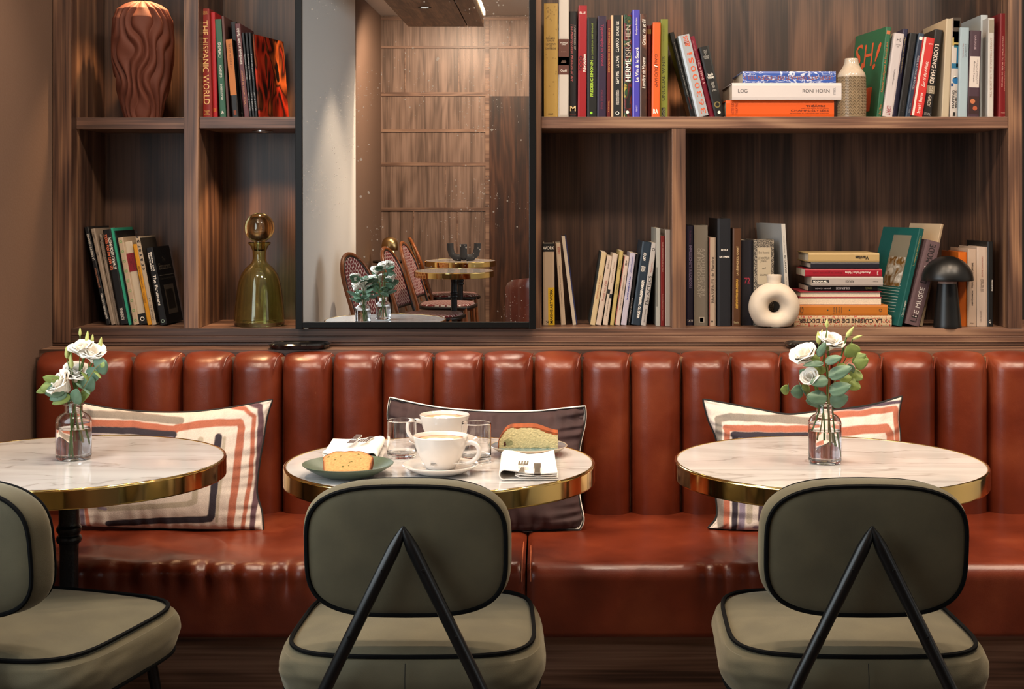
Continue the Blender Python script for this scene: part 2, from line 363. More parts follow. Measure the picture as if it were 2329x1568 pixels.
# ------------------------------------------------------------------ mirror
mr = empty('wall_mirror', (X(944.5, 4.11), 4.118, ZL+.001), label='tall black-framed mirror with age-spotted glass, standing on the bookcase ledge', cat='mirror')
mr.rotation_euler = (R(.57), 0, 0)
mxl, mxr, mzt = X(672.5, 4.11)-mr.location.x, X(1218.5, 4.11)-mr.location.x, 1.30
fb = .0192
fr = MB()
fr.box(mxl, mxl+fb, -.012, .012, 0, mzt).box(mxr-fb, mxr, -.012, .012, 0, mzt).box(mxl+fb, mxr-fb, -.012, .012, .004, .004+fb-.003).box(mxl+fb, mxr-fb, -.012, .012, mzt-fb, mzt)
fr.build('frame', pm('black_painted_frame', (.004, .004, .004), .36, spec=.2), mr, smooth=False, bevel=.001)
def mirror_mat():
    m = bpy.data.materials.new('antique_mirror_glass'); m.use_nodes = True; nt = m.node_tree; b = nt.nodes['Principled BSDF']; L = nt.links
    b.inputs['Base Color'].default_value = (.93, .93, .92, 1); b.inputs['Metallic'].default_value = 1; b.inputs['Roughness'].default_value = 0
    tc = nt.nodes.new('ShaderNodeTexCoord')
    df = nt.nodes.new('ShaderNodeBsdfPrincipled'); df.inputs['Base Color'].default_value = (*C('#8f887e'), 1); df.inputs['Roughness'].default_value = .4
    vals = []
    for sc, th, ms, mt in ((75, .10, 3.1, .50), (45, .09, 4.5, .60), (160, .12, 3.3, .44)):
        v = nt.nodes.new('ShaderNodeTexVoronoi'); v.inputs['Scale'].default_value = sc; L.new(tc.outputs['Object'], v.inputs['Vector'])
        n = nt.nodes.new('ShaderNodeTexNoise'); n.inputs['Scale'].default_value = ms; L.new(tc.outputs['Object'], n.inputs['Vector'])
        sp = nt.nodes.new('ShaderNodeSeparateColor'); L.new(v.outputs['Color'], sp.inputs[0])
        # radius varies per cell, cells switched on where noise is high
        a = nt.nodes.new('ShaderNodeMath'); a.operation = 'MULTIPLY'; a.inputs[1].default_value = th*2; L.new(sp.outputs[0], a.inputs[0])
        c = nt.nodes.new('ShaderNodeMath'); c.operation = 'LESS_THAN'; L.new(v.outputs['Distance'], c.inputs[0]); L.new(a.outputs[0], c.inputs[1])
        ad = nt.nodes.new('ShaderNodeMath'); ad.operation = 'MULTIPLY_ADD'; ad.inputs[1].default_value = .35; L.new(sp.outputs[1], ad.inputs[0]); L.new(n.outputs['Fac'], ad.inputs[2])
        g = nt.nodes.new('ShaderNodeMath'); g.operation = 'GREATER_THAN'; g.inputs[1].default_value = mt+.30; L.new(ad.outputs[0], g.inputs[0])
        k = nt.nodes.new('ShaderNodeMath'); k.operation = 'MULTIPLY'; L.new(c.outputs[0], k.inputs[0]); L.new(g.outputs[0], k.inputs[1]); vals.append(k)
    s = vals[0]
    for k in vals[1:]:
        q = nt.nodes.new('ShaderNodeMath'); q.operation = 'MAXIMUM'; L.new(s.outputs[0], q.inputs[0]); L.new(k.outputs[0], q.inputs[1]); s = q
    q = nt.nodes.new('ShaderNodeMath'); q.operation = 'MULTIPLY'; q.inputs[1].default_value = .55; L.new(s.outputs[0], q.inputs[0])
    mxs = nt.nodes.new('ShaderNodeMixShader'); L.new(q.outputs[0], mxs.inputs[0]); L.new(b.outputs[0], mxs.inputs[1]); L.new(df.outputs[0], mxs.inputs[2])
    L.new(mxs.outputs[0], nt.nodes['Material Output'].inputs[0]); return m
MB().box(mxl+fb, mxr-fb, -.003, .003, .004+fb-.003, mzt-fb).build('mirror_glass', mirror_mat(), mr, smooth=False)
MB().lathe([(.006, -.0), (.006, .004)], 12, cx=mxl+.03).lathe([(.006, -.0), (.006, .004)], 12, cx=mxr-.01).build('foot_pad', pm('clear_pad', C('#aaa69c'), .3), mr)

# ------------------------------------------------------------------ banquette
TRH = .016
bq = empty('banquette', (XL, 3.4, 0), label='cognac leather banquette with upright channelled back, running under the bookcase', cat='banquette')
def q_(mb): mb.v = [(v[0]-XL, v[1]-3.4, v[2]) for v in mb.v]; return mb
YS, ZS, ZSB = 3.40, .470, .281
seams = [72, 297, 411, 525, 639.5, 754, 868.5, 984, 1098, 1214, 1324, 1435, 1551, 1664, 1779, 1895, 2011, 2132, 2250, 2366, 2482, 2598, 2714, 2830]
DBK = 3.975
for k in range(len(seams)-1):
    x0 = X(seams[k], DBK) if k else XL+.004; x1 = X(seams[k+1], DBK); w_ = x1-x0
    hgt = .462; dep = .062; top0 = .9155
    def chan(u, v, x0=x0, w_=w_, k=k):
        s = (2*u-1); e = 1-abs(s)**2.6 if w_ < .2 else 1-abs(s)**5
        side = max(0, e)**.5
        yoff = dep*side
        # v: 0 bottom, to 1 back of the top
        T = v*(hgt+.10)
        sc = .012*(1-side)      # scallop at the seams
        if T < hgt-.05: y, z = -yoff, T
        else:
            a = min(1, (T-(hgt-.05))/(.15))*pi/2
            rz = .05-sc
            y = -yoff*math.cos(a)**.8 if a < pi/2-.001 else 0; z = hgt-.05+rz*math.sin(a)
            y += .058*(a/(pi/2))**2
        # gathered fold near the top corners
        fx = (u-.90)/.05; fz = (z-(hgt-.045))/.03
        g = math.exp(-fx*fx)*math.exp(-(fz)**2)
        y += .007*g*side
        fx = (u-.07)/.035; g2 = math.exp(-fx*fx)*math.exp(-((z-(hgt-.05))/.014)**2); y += .004*g2
        y += .0016*nz(u*2+k*7, z*6, k)
        if k == 0 and u < .3: y += 0
        return (x0+.0006+(w_-.0012)*u, DBK+y+.030, top0-hgt+z)
    m_ = q_(MB().grid(30, 46, chan))
    o = m_.build('back_channel', LEA, bq)
    # fold line
    if k and w_ < .2:
        pts = [(x0+w_*.985, DBK+.03-.012, top0-.004), (x0+w_*.93, DBK-.012, top0-.016), (x0+w_*.885, DBK-.026, top0-.042)]
        q_(MB().tube([Vector(p)+Vector((0, -.002, .001)) for p in pts], [.0012, .003, .0008], 6)).build('pleat', LEA, bq)
q_(MB().box(XL+.003, 2.0, DBK+.03, DBK+.05, .3, .9)).build('back_board', WD, bq, smooth=False)
cuts = [XL+.003, -.0455, 1.37, 2.0]
rr = random.Random(3)
creases = [(-1.27+.058*i+rr.uniform(-.02, .02), rr.uniform(.012, .022), rr.uniform(.4, 1)) for i in range(14)]+[(.38+.05*i+rr.uniform(-.015, .015), rr.uniform(.01, .016), rr.uniform(.3, .55)) for i in range(9)]
for k in range(3):
    x0, x1 = cuts[k]+.002, cuts[k+1]-.002
    Wd = 3.985-YS
    def cush(u, v, x0=x0, x1=x1, k=k):
        x = x0+(x1-x0)*u; L1 = Wd-.035; L2 = .055; L3 = ZS-ZSB-.05
        T = v*(L1+L2+L3+.03)
        if T < L1: y = 3.985-T; z = ZS+.004*math.sin(pi*T/L1)
        elif T < L1+L2:
            a = (T-L1)/L2*pi/2; y = YS+.035-.035*math.sin(a); z = ZS-.035+.035*math.cos(a)
        elif T < L1+L2+L3: y = YS; z = ZS-.035-(T-L1-L2)
        else: y = YS+(T-L1-L2-L3); z = ZSB+.015-0
        ed = min((x-x0), (x1-x))
        r = max(0, 1-ed/.02); z -= .010*r*r if T < L1+L2 else 0; y += .010*r*r if T >= L1 else 0
        # wrinkles
        t = (T-L1-.012)
        for cx, ww, am in creases:
            d = (x-cx-.02*max(0, t))/ww
            if abs(d) < 3:
                g = math.exp(-d*d)*am
                if t > 0: y += .014*g*math.exp(-((t-.040)/.042)**2); z += .0
                z -= .008*g*math.exp(-(t/.028)**2)
        am = smooth01((-.55-x)/.35) if x < 0 else .25
        if T < L1: z += (.008*am*nz(x*4+y*3, y*2.2-x*3, 2)+.009*am*(.5-abs(nz(x*7+y*5, y*4-x*2.5, 11))*2)*smooth01((T-.12)/.2))*min(1, T/.2)
        else: y += .004*am*nz(x*9, T*5, 5)
        if T < L1: z += .003*nz(x*2.1, y*3, k+4)
        y += .0015*nz(x*12, T*8, 8) if T >= L1 else 0
        return (x, y, z)
    q_(MB().grid(int((x1-x0)*150), 90, cush)).build('seat_cushion', LEA, bq)
for xs in (-.0455, 1.37):
    for s in (-1, 1):
        q_(MB().tube([(xs+s*.010, 3.97, ZS-.002), (xs+s*.010, YS+.03, ZS-.002), (xs+s*.010, YS+.006, ZS-.012), (xs+s*.011, YS+.0005, ZS-.04)], .0016, 6)).build('stitched_seam', pm('tan_thread', C('#b4603a'), .6), bq)
q_(MB().box(XL+.003, 2.0, YS+.05, YS+.08, .0, ZSB+.016)).build('plinth', wood('plinth_walnut', 'x', dark='#452e22', mid='#75533f', light='#94705a', off=4), bq, smooth=False)
q_(MB().box(XL+.003, 2.0, YS+.08, 3.98, .18, ZSB+.016)).build('seat_base', WFL, bq, smooth=False)

# glossy black trays on the ledge
def tray(px0, px1, D, label):
    x0, x1 = X(px0, D), X(px1, D); cx = (x0+x1)/2; w_ = (x1-x0)/2
    o = empty('black_tray', (cx, D, .9182), label=label, cat='tray')
    def sh(u, v):
        a = 2*pi*u; r = (0, .55, .92, 1, .9, .8, 0)[v_idx(v, 7)]; z = (0, 0, .003, .013, .0165, .010, .008)[v_idx(v, 7)]
        ca, sa = math.cos(a), math.sin(a)
        return (w_*r*math.copysign(abs(ca)**.6, ca), .062*r*math.copysign(abs(sa)**.6, sa), z)
    v_idx = lambda v, n: int(round(v*(n-1)))
    MB().grid(40, 7, sh, cu=True).build('tray_body', pm('glossy_black_glass', (.006, .006, .006), .06), o)
    MB().lathe([(0, .004), (.03, .0045), (.032, .0052), (.03, .006), (0, .0055)], 24).build('tray_well', pm('glossy_black_glass', (.006, .006, .006), .06), o)
    return o
tray(612, 752, 4.075, 'shallow glossy black tray on the wooden ledge, below the tall mirror')
tray(1786, 1880, 4.085, 'shallow glossy black tray on the wooden ledge, behind the right bouquet')
# ------------------------------------------------------------------ lettering
_tc = {}
def glyphs(s, bold=0, shear=0):
    k = (s, bold, shear)
    if k in _tc: return _tc[k]
    cu = bpy.data.curves.new('txt', 'FONT'); cu.body = s; cu.resolution_u = 3; cu.offset = bold*.02; cu.shear = shear; cu.space_line = .8
    cu.align_x = 'CENTER'
    ob = bpy.data.objects.new('txt', cu)
    me = bpy.data.meshes.new_from_object(ob)
    v = [(p.co.x, p.co.y) for p in me.vertices]; f = [tuple(p.vertices) for p in me.polygons]
    if v:
        x0, x1 = min(a for a, _ in v), max(a for a, _ in v); y0, y1 = min(b for _, b in v), max(b for _, b in v)
        v = [((a-x0)/(x1-x0+1e-9), (b-y0)/(y1-y0+1e-9)) for a, b in v]
    bpy.data.objects.remove(ob); bpy.data.curves.remove(cu); bpy.data.meshes.remove(me)
    _tc[k] = (v, f); return _tc[k]
def ink(h, rough=.55): return pm('ink_'+h.lstrip('#'), C(h), rough)
def T(s, d, u0, v0, u1, v1, col, face='S', bold=0, shear=0): return ('t', s, d, u0, v0, u1, v1, col, face, bold, shear)
def Q(u0, v0, u1, v1, col, face='S'): return ('q', u0, v0, u1, v1, col, face)
def O(u, v, ru, col, face='S', disc=False): return ('o', u, v, ru, col, face, disc)
def decals(items, basis, parent, lift=.0004):
    """basis: face -> (origin, u vector, v vector, normal)"""
    for kind, nm in (('q', 'printed_panel'), ('t', 'lettering')):
        mb = MB(); mats = []
        for it in items:
            if (it[0] == 't') != (kind == 't'): continue
            if it[0] == 't':
                _, s, d, u0, v0, u1, v1, col, face, bold, shear = it
                o, uu, vv, n = basis[face]
                a = o+uu*u0+vv*v0; ex = uu*(u1-u0); ey = vv*(v1-v0)
                if d == 'r': org, xd, yd = a, ex, ey
                elif d == 'd': org, xd, yd = a+ey, -ey, ex
                elif d == 'u': org, xd, yd = a+ex, ey, -ex
                else: org, xd, yd = a+ex+ey, -ex, -ey
                gv, gf = glyphs(s, bold, shear)
                v = [org+xd*p[0]+yd*p[1]+n*(lift*1.6) for p in gv]; f = gf
            elif it[0] == 'q':
                _, u0, v0, u1, v1, col, face = it; o, uu, vv, n = basis[face]
                v = [o+uu*a+vv*b+n*lift for a, b in ((u0, v0), (u1, v0), (u1, v1), (u0, v1))]; f = [(0, 1, 2, 3)]
            else:
                _, cu_, cv_, ru, col, face, disc = it; o, uu, vv, n = basis[face]
                c = o+uu*cu_+vv*cv_+n*(lift*1.3); r = uu.length*ru; un, vn = uu.normalized(), vv.normalized()
                N = 18; v = [c+(un*math.cos(2*pi*k/N)+vn*math.sin(2*pi*k/N))*r for k in range(N)]
                if disc: f = [tuple(range(N))]
                else:
                    v += [c+(un*math.cos(2*pi*k/N)+vn*math.sin(2*pi*k/N))*r*.66 for k in range(N)]
                    f = [(k, (k+1) % N, N+(k+1) % N, N+k) for k in range(N)]
            m = ink(col)
            if m not in mats: mats.append(m)
            mb.add(v, f, mats.index(m))
        if mb.v:
            me = bpy.data.meshes.new(nm); me.from_pydata(mb.v, [], mb.f)
            for m in mats: me.materials.append(m)
            me.polygons.foreach_set('material_index', mb.m); me.update()
            ob = bpy.data.objects.new(nm, me); COL.objects.link(ob); ob.parent = parent
def book_mesh(w, d, h, mat, parent, hard=True, flat=False, rev=False, ox=0):
    """spine at y=0 facing the room; boards on the x faces (flat: on the z faces)"""
    tk = .0028 if hard else .0008; ov = .003 if hard else 0
    a, b = (h, w) if flat else (w, h)            # a thickness, b length along the spine
    n = 7; bul = min(.004, a*.10) if hard else 0
    prof = []
    for i in range(n):
        s = i/(n-1); prof.append((a*s, -bul*(1-(2*s-1)**2)*0+(.0015 if i in (0, n-1) else 0)))
    outer = [(0, d)]+prof+[(a, d)]
    inner = [(a-tk, d), (a-tk, tk+.001), (tk, tk+.001), (tk, d)]
    poly = outer+inner; m = len(poly)
    def conv(p, q, l):
        if rev: q = d-q
        return (l+ox, q, p) if flat else (p+ox, q, l)
    mb = MB(); mb.add([conv(p, q, 0) for p, q in poly]+[conv(p, q, b) for p, q in poly],
                      [tuple(range(m)), tuple(range(m, 2*m))]+[(i, (i+1) % m, m+(i+1) % m, m+i) for i in range(m)])
    mb.build('cover', mat, parent, smooth=False)
    pg = MB(); y0, y1 = tk+.002, d-ov-.0004
    if rev: y0, y1 = ov+.0004, d-tk-.002
    if flat: pg.box(ox+ov+.0003, ox+b-ov-.0003, y0, y1, tk+.0001, a-tk-.0001)
    else: pg.box(ox+tk+.0001, ox+a-tk-.0001, y0, y1, ov+.0003, b-ov-.0003)
    pg.build('page_block', PAGES, parent, smooth=False)
def bmat(col, rough=.45):
    if isinstance(col, str): return pm('cover_'+col.lstrip('#'), C(col), rough)
    return col
def BK(zs, D, xb0, xb1, yt, xt0, col, label, depth=.2, items=(), hard=True, yaw=0, group=None, cat='book', name='book'):
    depth = min(depth, (DB-.004-D-.0)/max(.5, math.cos(R(yaw))))
    x0, x1 = (xb0-XV)*D/F, (xb1-XV)*D/F
    zt = H-(yt-YV)*D/F; dx = (xt0-xb0)*D/F
    vh = zt-zs; th = math.atan2(dx, vh)
    w_ = (x1-x0)*math.cos(th)*.985; h_ = (vh-abs(w_*math.sin(th))*.5)/math.cos(th)
    right = th > 0
    px_ = x1 if right else x0; ox = -w_ if right else 0
    if abs(th) < .004: th = 0
    o = empty(name, (px_, D, zs+.0006), label=label, cat=cat, group=group)
    o.rotation_euler = (0, th, R(yaw))
    book_mesh(w_, depth, h_, bmat(col), o, hard, ox=ox)
    V = Vector
    basis = {'S': (V((ox, 0, 0)), V((w_, 0, 0)), V((0, 0, h_)), V((0, -1, 0))),
             'L': (V((ox, depth, 0)), V((0, -depth, 0)), V((0, 0, h_)), V((-1, 0, 0))),
             'R': (V((ox+w_, 0, 0)), V((0, depth, 0)), V((0, 0, h_)), V((1, 0, 0)))}
    decals(items, basis, o); return o
def ST(zs, D, x0p, x1p, thick, col, label, depth=.17, items=(), hard=True, rev=False, yaw=0, group=None):
    x0, x1 = (x0p-XV)*D/F, (x1p-XV)*D/F; L_ = x1-x0
    o = empty('book', (x0, D, zs+.0004), label=label, cat='book', group=group); o.rotation_euler = (0, 0, R(yaw))
    book_mesh(L_, depth, thick-.0006, bmat(col), o, hard, flat=True, rev=rev)
    V = Vector
    decals(items, {'S': (V((0, 0, 0)), V((L_, 0, 0)), V((0, 0, thick-.0006)), V((0, -1, 0))),
                   'L': (V((0, depth, 0)), V((0, -depth, 0)), V((0, 0, thick)), V((-1, 0, 0)))}, o)
    return o
# patterned covers
def patt(name, fn):
    if name in MC: return MC[name]
    m = bpy.data.materials.new(name); m.use_nodes = True; nt = m.node_tree; b = nt.nodes['Principled BSDF']; b.inputs['Roughness'].default_value = .4
    tc = nt.nodes.new('ShaderNodeTexCoord'); nt.links.new(fn(nt, tc.outputs['Object']), b.inputs['Base Color']); MC[name] = m; return m
def noise_ramp(sc, stops, dist=0, scale=(1, 1, 1), det=3, const=False):
    def fn(nt, vec):
        mp = nt.nodes.new('ShaderNodeMapping'); mp.inputs['Scale'].default_value = scale; nt.links.new(vec, mp.inputs[0])
        n = nt.nodes.new('ShaderNodeTexNoise'); n.inputs['Scale'].default_value = sc; n.inputs['Distortion'].default_value = dist; n.inputs['Detail'].default_value = det
        nt.links.new(mp.outputs[0], n.inputs['Vector']); r = ramp(nt, [(p, C(c)) for p, c in stops])
        if const: r.color_ramp.interpolation = 'CONSTANT'
        nt.links.new(n.outputs['Fac'], r.inputs[0]); return r.outputs[0]
    return fn
GR1 = 'books on the upper left shelf'; GR2 = 'books in the lower left bay'; GR3 = 'upright books on the upper right shelf'
GR4 = 'leaning books at the right end of the upper shelf'; GR5 = 'books in the lower bay right of the mirror'; GR6 = 'upright books in the large lower right bay'; GR7 = 'books stacked flat behind the ring vase'
W = '#e8e0d4'; G = '#c9a25a'; K = '#0d0c0c'
# --- upper left shelf ------------------------------------------------
u = lambda *a, **k: BK(ZU, *a, group=GR1, **k)
u(4.20, 460.5, 482.5, 20, 454, '#7d1a10', 'thick dark red book with gold capitals down the spine, leftmost on the upper left shelf', .22,
  [T('THE HISPANIC WORLD', 'd', .2, .12, .8, .89, '#e0b878'), T('EDITED BY\nJ.H. ELLIOTT', 'r', .15, .94, .85, .975, '#c9a25a'), T('THAMES\nAND\nHUDSON', 'r', .2, .02, .8, .065, '#c9a25a')])
u(4.22, 484.5, 494.5, 28.5, 478.5, '#a3121a', 'thin bright scarlet book, unmarked but for a tiny emblem, second on the upper left shelf', .2, [Q(.2, .06, .8, .09, '#c26a20'), T('H', 'r', .3, .065, .7, .085, '#701010')])
u(4.22, 500, 514.5, 44, 488.5, '#2f5a44', 'bottle green book with spaced white capitals down the spine on the upper left shelf', .22,
  [T('DEPERO', 'd', .3, .61, .75, .76, W), T('ROVERETO', 'd', .35, .41, .7, .53, W), T('DÜSSELDORF', 'd', .35, .18, .7, .34, W), T('&', 'r', .3, .04, .7, .07, W)])
u(4.22, 516.5, 522.5, 37, 503.5, '#5a3a34', 'very thin dull brown book between a green and an orange-topped one, upper left shelf', .22)
u(4.20, 528.5, 543, 90, 513.5, '#161414', 'short book with tan orange upper spine and black foot, upper left shelf', .17, [Q(0, .285, 1, 1, '#b06a34'), T('LE DESSIN AU FIL', 'u', .35, .62, .65, .95, '#5a2f18'), Q(.3, .03, .7, .09, '#7a3a20')])
u(4.25, 543.5, 555, 50, 524, '#0f0e0e', 'black book with dim grey title, standing set back on the upper left shelf', .18, [T('Le Musée du Quai Branly', 'd', .35, .35, .7, .75, '#3a3835'), O(.5, .05, .3, '#8a8580', 'S', True)])
u(4.21, 555.5, 567, 54, 534, '#5b3236', 'plum brown book with white and orange lettering running up the spine, upper left shelf', .2,
  [T("L'art au service du pouvoir", 'u', .2, .12, .75, .5, '#c98a5a'), T('Pierre Branda et Xavier Mauduit', 'u', .2, .57, .75, .95, W)])
for i, (a, b, c, t) in enumerate(((568, 573, 549.5, 'Nouvelle Histoire de'), (574, 579.5, 557, 'Cahiers du musée'), (580.5, 586.5, 564.5, 'Revue de peinture'))):
    u(4.21, a, b, 74.5, c, '#141518', ('thin black magazine with silvery spine text, left of three alike', 'thin black magazine with silvery spine text, middle of three alike', 'thin black magazine with silvery spine text, right of three alike')[i]+' on the upper left shelf',
      .2, [T(t, 'd', .2, .45, .8, .75, '#a8a8a8'), T('ART & SAVOIR', 'd', .25, .08, .75, .3, '#a8a8a8')], hard=False)
flame = patt('red_black_streaked_cover', noise_ramp(9, [(.0, '#0c0505'), (.40, '#120605'), (.44, '#8a1a0a'), (.5, '#b8331a'), (.54, '#120605'), (.62, '#b85a2a'), (.66, '#0c0505')], 1.5, (1, 1, .45), 2))
u(4.20, 587.5, 592, 78, 573, flame, 'book with fiery red and black streaked cover leaning beside the mirror, upper left shelf', .205, hard=False, yaw=-14)
# --- lower left bay --------------------------------------------------
l = lambda *a, **k: BK(ZL, *a, group=GR2, **k)
l(4.25, 242, 251.5, 517, 191, '#0f0f10', 'tall thin black book with pale capitals up the spine, leftmost in the lower left bay', .2,
  [T('GALERIE ENRICO NAVARRA', 'u', .25, .06, .75, .32, W), T('JEAN-PIERRE RAYNAUD', 'u', .25, .38, .75, .58, '#b87a5a'), T('LA GARENNE COLOMBES', 'u', .25, .66, .75, .93, W)])
l(4.25, 253, 262, 521, 206, '#8c7c6c', 'thin grey beige catalogue, second in the lower left bay', .2, [T('plaire', 'u', .25, .9, .75, .97, '#2a2420'), T('art', 'u', .3, .72, .7, .76, '#2a2420')], hard=False)
l(4.26, 262.7, 266.8, 549, 227, '#7a6c5e', 'very thin taupe booklet between two grey spines in the lower left bay', .18, hard=False)
l(4.26, 267.3, 272, 533, 226, '#97887a', 'slim grey book with small italic title near its foot, lower left bay', .2, [T('poésie et politique', 'u', .2, .15, .8, .42, '#3a3430', shear=.3), T('résistance', 'u', .2, .72, .85, .96, '#25201d')], hard=False)
l(4.25, 273, 292, 523, 233, '#0e0e10', 'black book with bold orange and white capitals up the spine, lower left bay', .2,
  [T('LES ARTS AU XXe SIECLE', 'u', .08, .58, .42, .95, '#d8704a', bold=1), T('EDWARD LUCIE-SMITH', 'u', .5, .58, .85, .91, W, bold=1), T('KONEMANN', 'u', .3, .05, .7, .17, W)])
l(4.25, 292.5, 298, 519.5, 251, '#2f9478', 'thin teal green book against a black one in the lower left bay', .22, hard=False)
l(4.26, 298.5, 303.5, 526, 258, '#12100f', 'black book standing just right of the teal one, lower left bay', .24, [T('Klee', 'r', .35, .86, .75, .96, '#4a4032', 'R')])
l(4.25, 304, 316.5, 541, 267, '#b39d84', 'cream book with a column of small green rings on the spine, lower left bay', .18,
  [O(.5, .05+.113*i, .24, '#4aa04e') for i in range(9)], hard=False)
l(4.255, 317.5, 335.5, 550, 282, '#c2b29a', 'cream book with a deep red label and black foot, lower left bay', .19,
  [Q(0, .64, 1, .86, '#7a1420'), T("La sculpture\nau\nmusée", 'd', .25, .66, .75, .84, '#3a0a10'), Q(0, 0, 1, .13, '#0d0d0d'), O(.5, .065, .28, W), Q(.46, .02, .54, .11, W)], hard=False)
l(4.245, 336, 345.5, 556, 301.5, '#c98a16', 'thin orange yellow book with small brown text up the spine, lower left bay', .2,
  [T('JEAN PUYO', 'u', .25, .27, .75, .4, '#6a3a10'), T("L'art comme le bonheur et sa magie", 'u', .2, .45, .8, .73, '#6a3a10')], hard=False)
l(4.245, 346, 356.5, 539, 307, '#b5a188', 'cream book with widely spaced black letters down its spine, lower left bay', .17,
  [T(c, 'u', .25, .62+.052*i, .8, .65+.052*i, '#15110e', bold=1) for i, c in enumerate('traverses')]+[T('REVUE N° 33', 'u', .35, .05, .7, .3, '#3a322a')]+[Q(0, .02, 1, .98, '#3d352c', 'R')], hard=False)
l(4.23, 364, 381, 564, 330, '#0c0c0d', 'black book with a framed picture on its cover, rightmost in the lower left bay', .155,
  [T('Banker and\nRasmussen', 'd', .2, .70, .8, .94, W, bold=1), T('The Etruscans', 'd', .3, .25, .72, .65, W, bold=1), O(.5, .05, .25, '#9ab0a0'),
   T('The', 'r', .4, .8, .6, .86, '#4d463e', 'R'), T('Etruscans', 'r', .15, .70, .85, .78, '#6a5f52', 'R'), Q(.1, .62, .95, .63, '#55504a', 'R'), T('Graeme Barker and Tom Rasmussen', 'r', .15, .57, .9, .6, '#4d463e', 'R'), Q(.22, .12, .8, .5, '#4e453c', 'R'), Q(.3, .18, .72, .44, '#2a241f', 'R')], yaw=-3)
# --- upper right shelf ------------------------------------------------
r_ = lambda *a, **k: BK(ZU, *a, group=GR3, **k)
bub = [O(random.Random(i).uniform(.08, .92), v, .045, '#5e4420') for i, v in enumerate([.97, .955, .94, .93, .92, .925, .9, .89, .88, .86, .85, .94, .91, .96, .87, .77, .71, .69, .63, .52, .515, .52, .40, .38, .31, .27, .2, .03, .55, .6])]
r_(4.18, 1236.8, 1268.5, 8, 1237.2, '#a3823f', 'gold book printed with small bubbles, right beside the mirror on the upper shelf', .22,
   bub+[T('RICHARD\nJUHLIN', 'r', .15, .66, .8, .70, '#33260f'), T('UN PARFUM\nDE\nCHAMPAGNE', 'r', .1, .595, .88, .65, '#33260f'), T('FÉRET', 'r', .3, .022, .68, .036, '#33260f')])
o = r_(4.18, 1269.5, 1293, -2, 1271, '#a79c90', 'tall white slipcased volume showing its page edges and a brown paper band, upper right shelf', .22,
   [Q(.12, .67, .9, .995, '#b9aea2'), Q(.12, .02, .9, .36, '#b9aea2'), Q(0, .36, 1, .66, '#51291c'), T('LA METAPHYSIQUE\nLE BAILLET', 'r', .12, .61, .9, .635, W), T('Le secret', 'r', .25, .55, .75, .56, '#8a6a5a'), Q(.0, .44, 1, .51, '#3a1f18'), T('PRINCE\nLE BAILLET', 'r', .25, .46, .75, .48, '#9a7a6a'), T('Citadel', 'r', .2, .385, .8, .405, W)])
r_(4.20, 1294, 1312.5, 26.5, 1294, '#120f10', 'black book with rose lettering and a gold initial at the foot, upper right shelf', .2,
   [T('The Metropolitan Museum of Art', 'd', .12, .34, .55, .88, '#c26a6a', shear=.3), T('MASTERPIECES OF', 'd', .65, .64, .85, .87, '#a89a90'), T('M', 'r', .15, .06, .85, .11, '#d8bf8a', bold=1), T('ARTBOOK', 'r', .1, .025, .9, .035, '#7a3a30')])
r_(4.19, 1314, 1333.5, 13, 1315.5, '#8f0f18', 'bright crimson book with white capitals at its head, upper right shelf', .2,
   [T('ELLE', 'r', .15, .925, .85, .945, W), T('FOOD', 'u', .12, .42, .5, .55, '#2a0808', bold=1), T('Révolution', 'u', .55, .41, .9, .565, W, bold=1)])
r_(4.19, 1335.5, 1357, 40, 1336, '#11120f', 'black book with lime green lettering and a leaf at the foot, upper right shelf', .2,
   [T('FREDERIC SIMONIN', 'u', .32, .21, .62, .57, '#a8c83a', bold=1), T('LA CUISINE D’UN CHEF ENGAGÉ', 'u', .42, .585, .62, .94, '#8a9a3a'), O(.42, .045, .14, '#8ac82a', 'S', True)])
r_(4.19, 1358, 1378, 37, 1359, '#2a1a33', 'dark purple book with magenta title down the spine, upper right shelf', .2,
   [T('Typography in Wood', 'd', .32, .51, .7, .92, '#8a2a44', bold=1), T('CHARLIE PRINS', 'd', .4, .08, .62, .27, '#7a2a40')])
r_(4.19, 1379.5, 1388.5, 45, 1381, '#5a1414', 'narrow dark red book with gold capitals down the spine, upper right shelf', .18,
   [T("L'HISTOIRE DES ROIS MAGES", 'd', .3, .46, .75, .91, '#c98a4a'), T('TRIANON', 'd', .35, .06, .7, .17, '#c98a4a')])
r_(4.185, 1389.5, 1417, 35, 1389.5, '#c2a27c', 'black-spined book between cream boards with white titles up the spine, upper right shelf', .2,
   [Q(.2, 0, .88, 1, '#0d0e10'), T('SEPTIME', 'u', .42, .33, .68, .45, W), T('LA CAVE', 'u', .42, .49, .68, .60, W), T('CLAMATO', 'u', .42, .64, .68, .77, W), T('D’UNE ÎLE', 'u', .42, .80, .68, .94, W), T('BERTRAND GRÉBAUT\nTHÉOPHILE POURRIAT', 'u', .4, .12, .68, .27, W), O(.54, .04, .16, W), Q(.525, .015, .555, .065, W)])
veg = patt('dark_vegetable_print', noise_ramp(34, [(.0, '#0e0a0a'), (.42, '#100c0c'), (.47, '#6a1410'), (.53, '#1a120e'), (.56, '#24502c'), (.6, '#0e0c0a'), (.66, '#a8902a')], .8, (1, 1, .6), 2))
r_(4.185, 1418.5, 1437, 34, 1419, veg, 'dark book printed with vegetables and big white capitals up the spine, upper right shelf', .2,
   [T('HERME', 'u', .2, .35, .85, .57, W, bold=1), T('ISRAHEN', 'u', .2, .59, .85, .90, '#b0a090'), O(.45, .05, .2, W, 'S', True)])
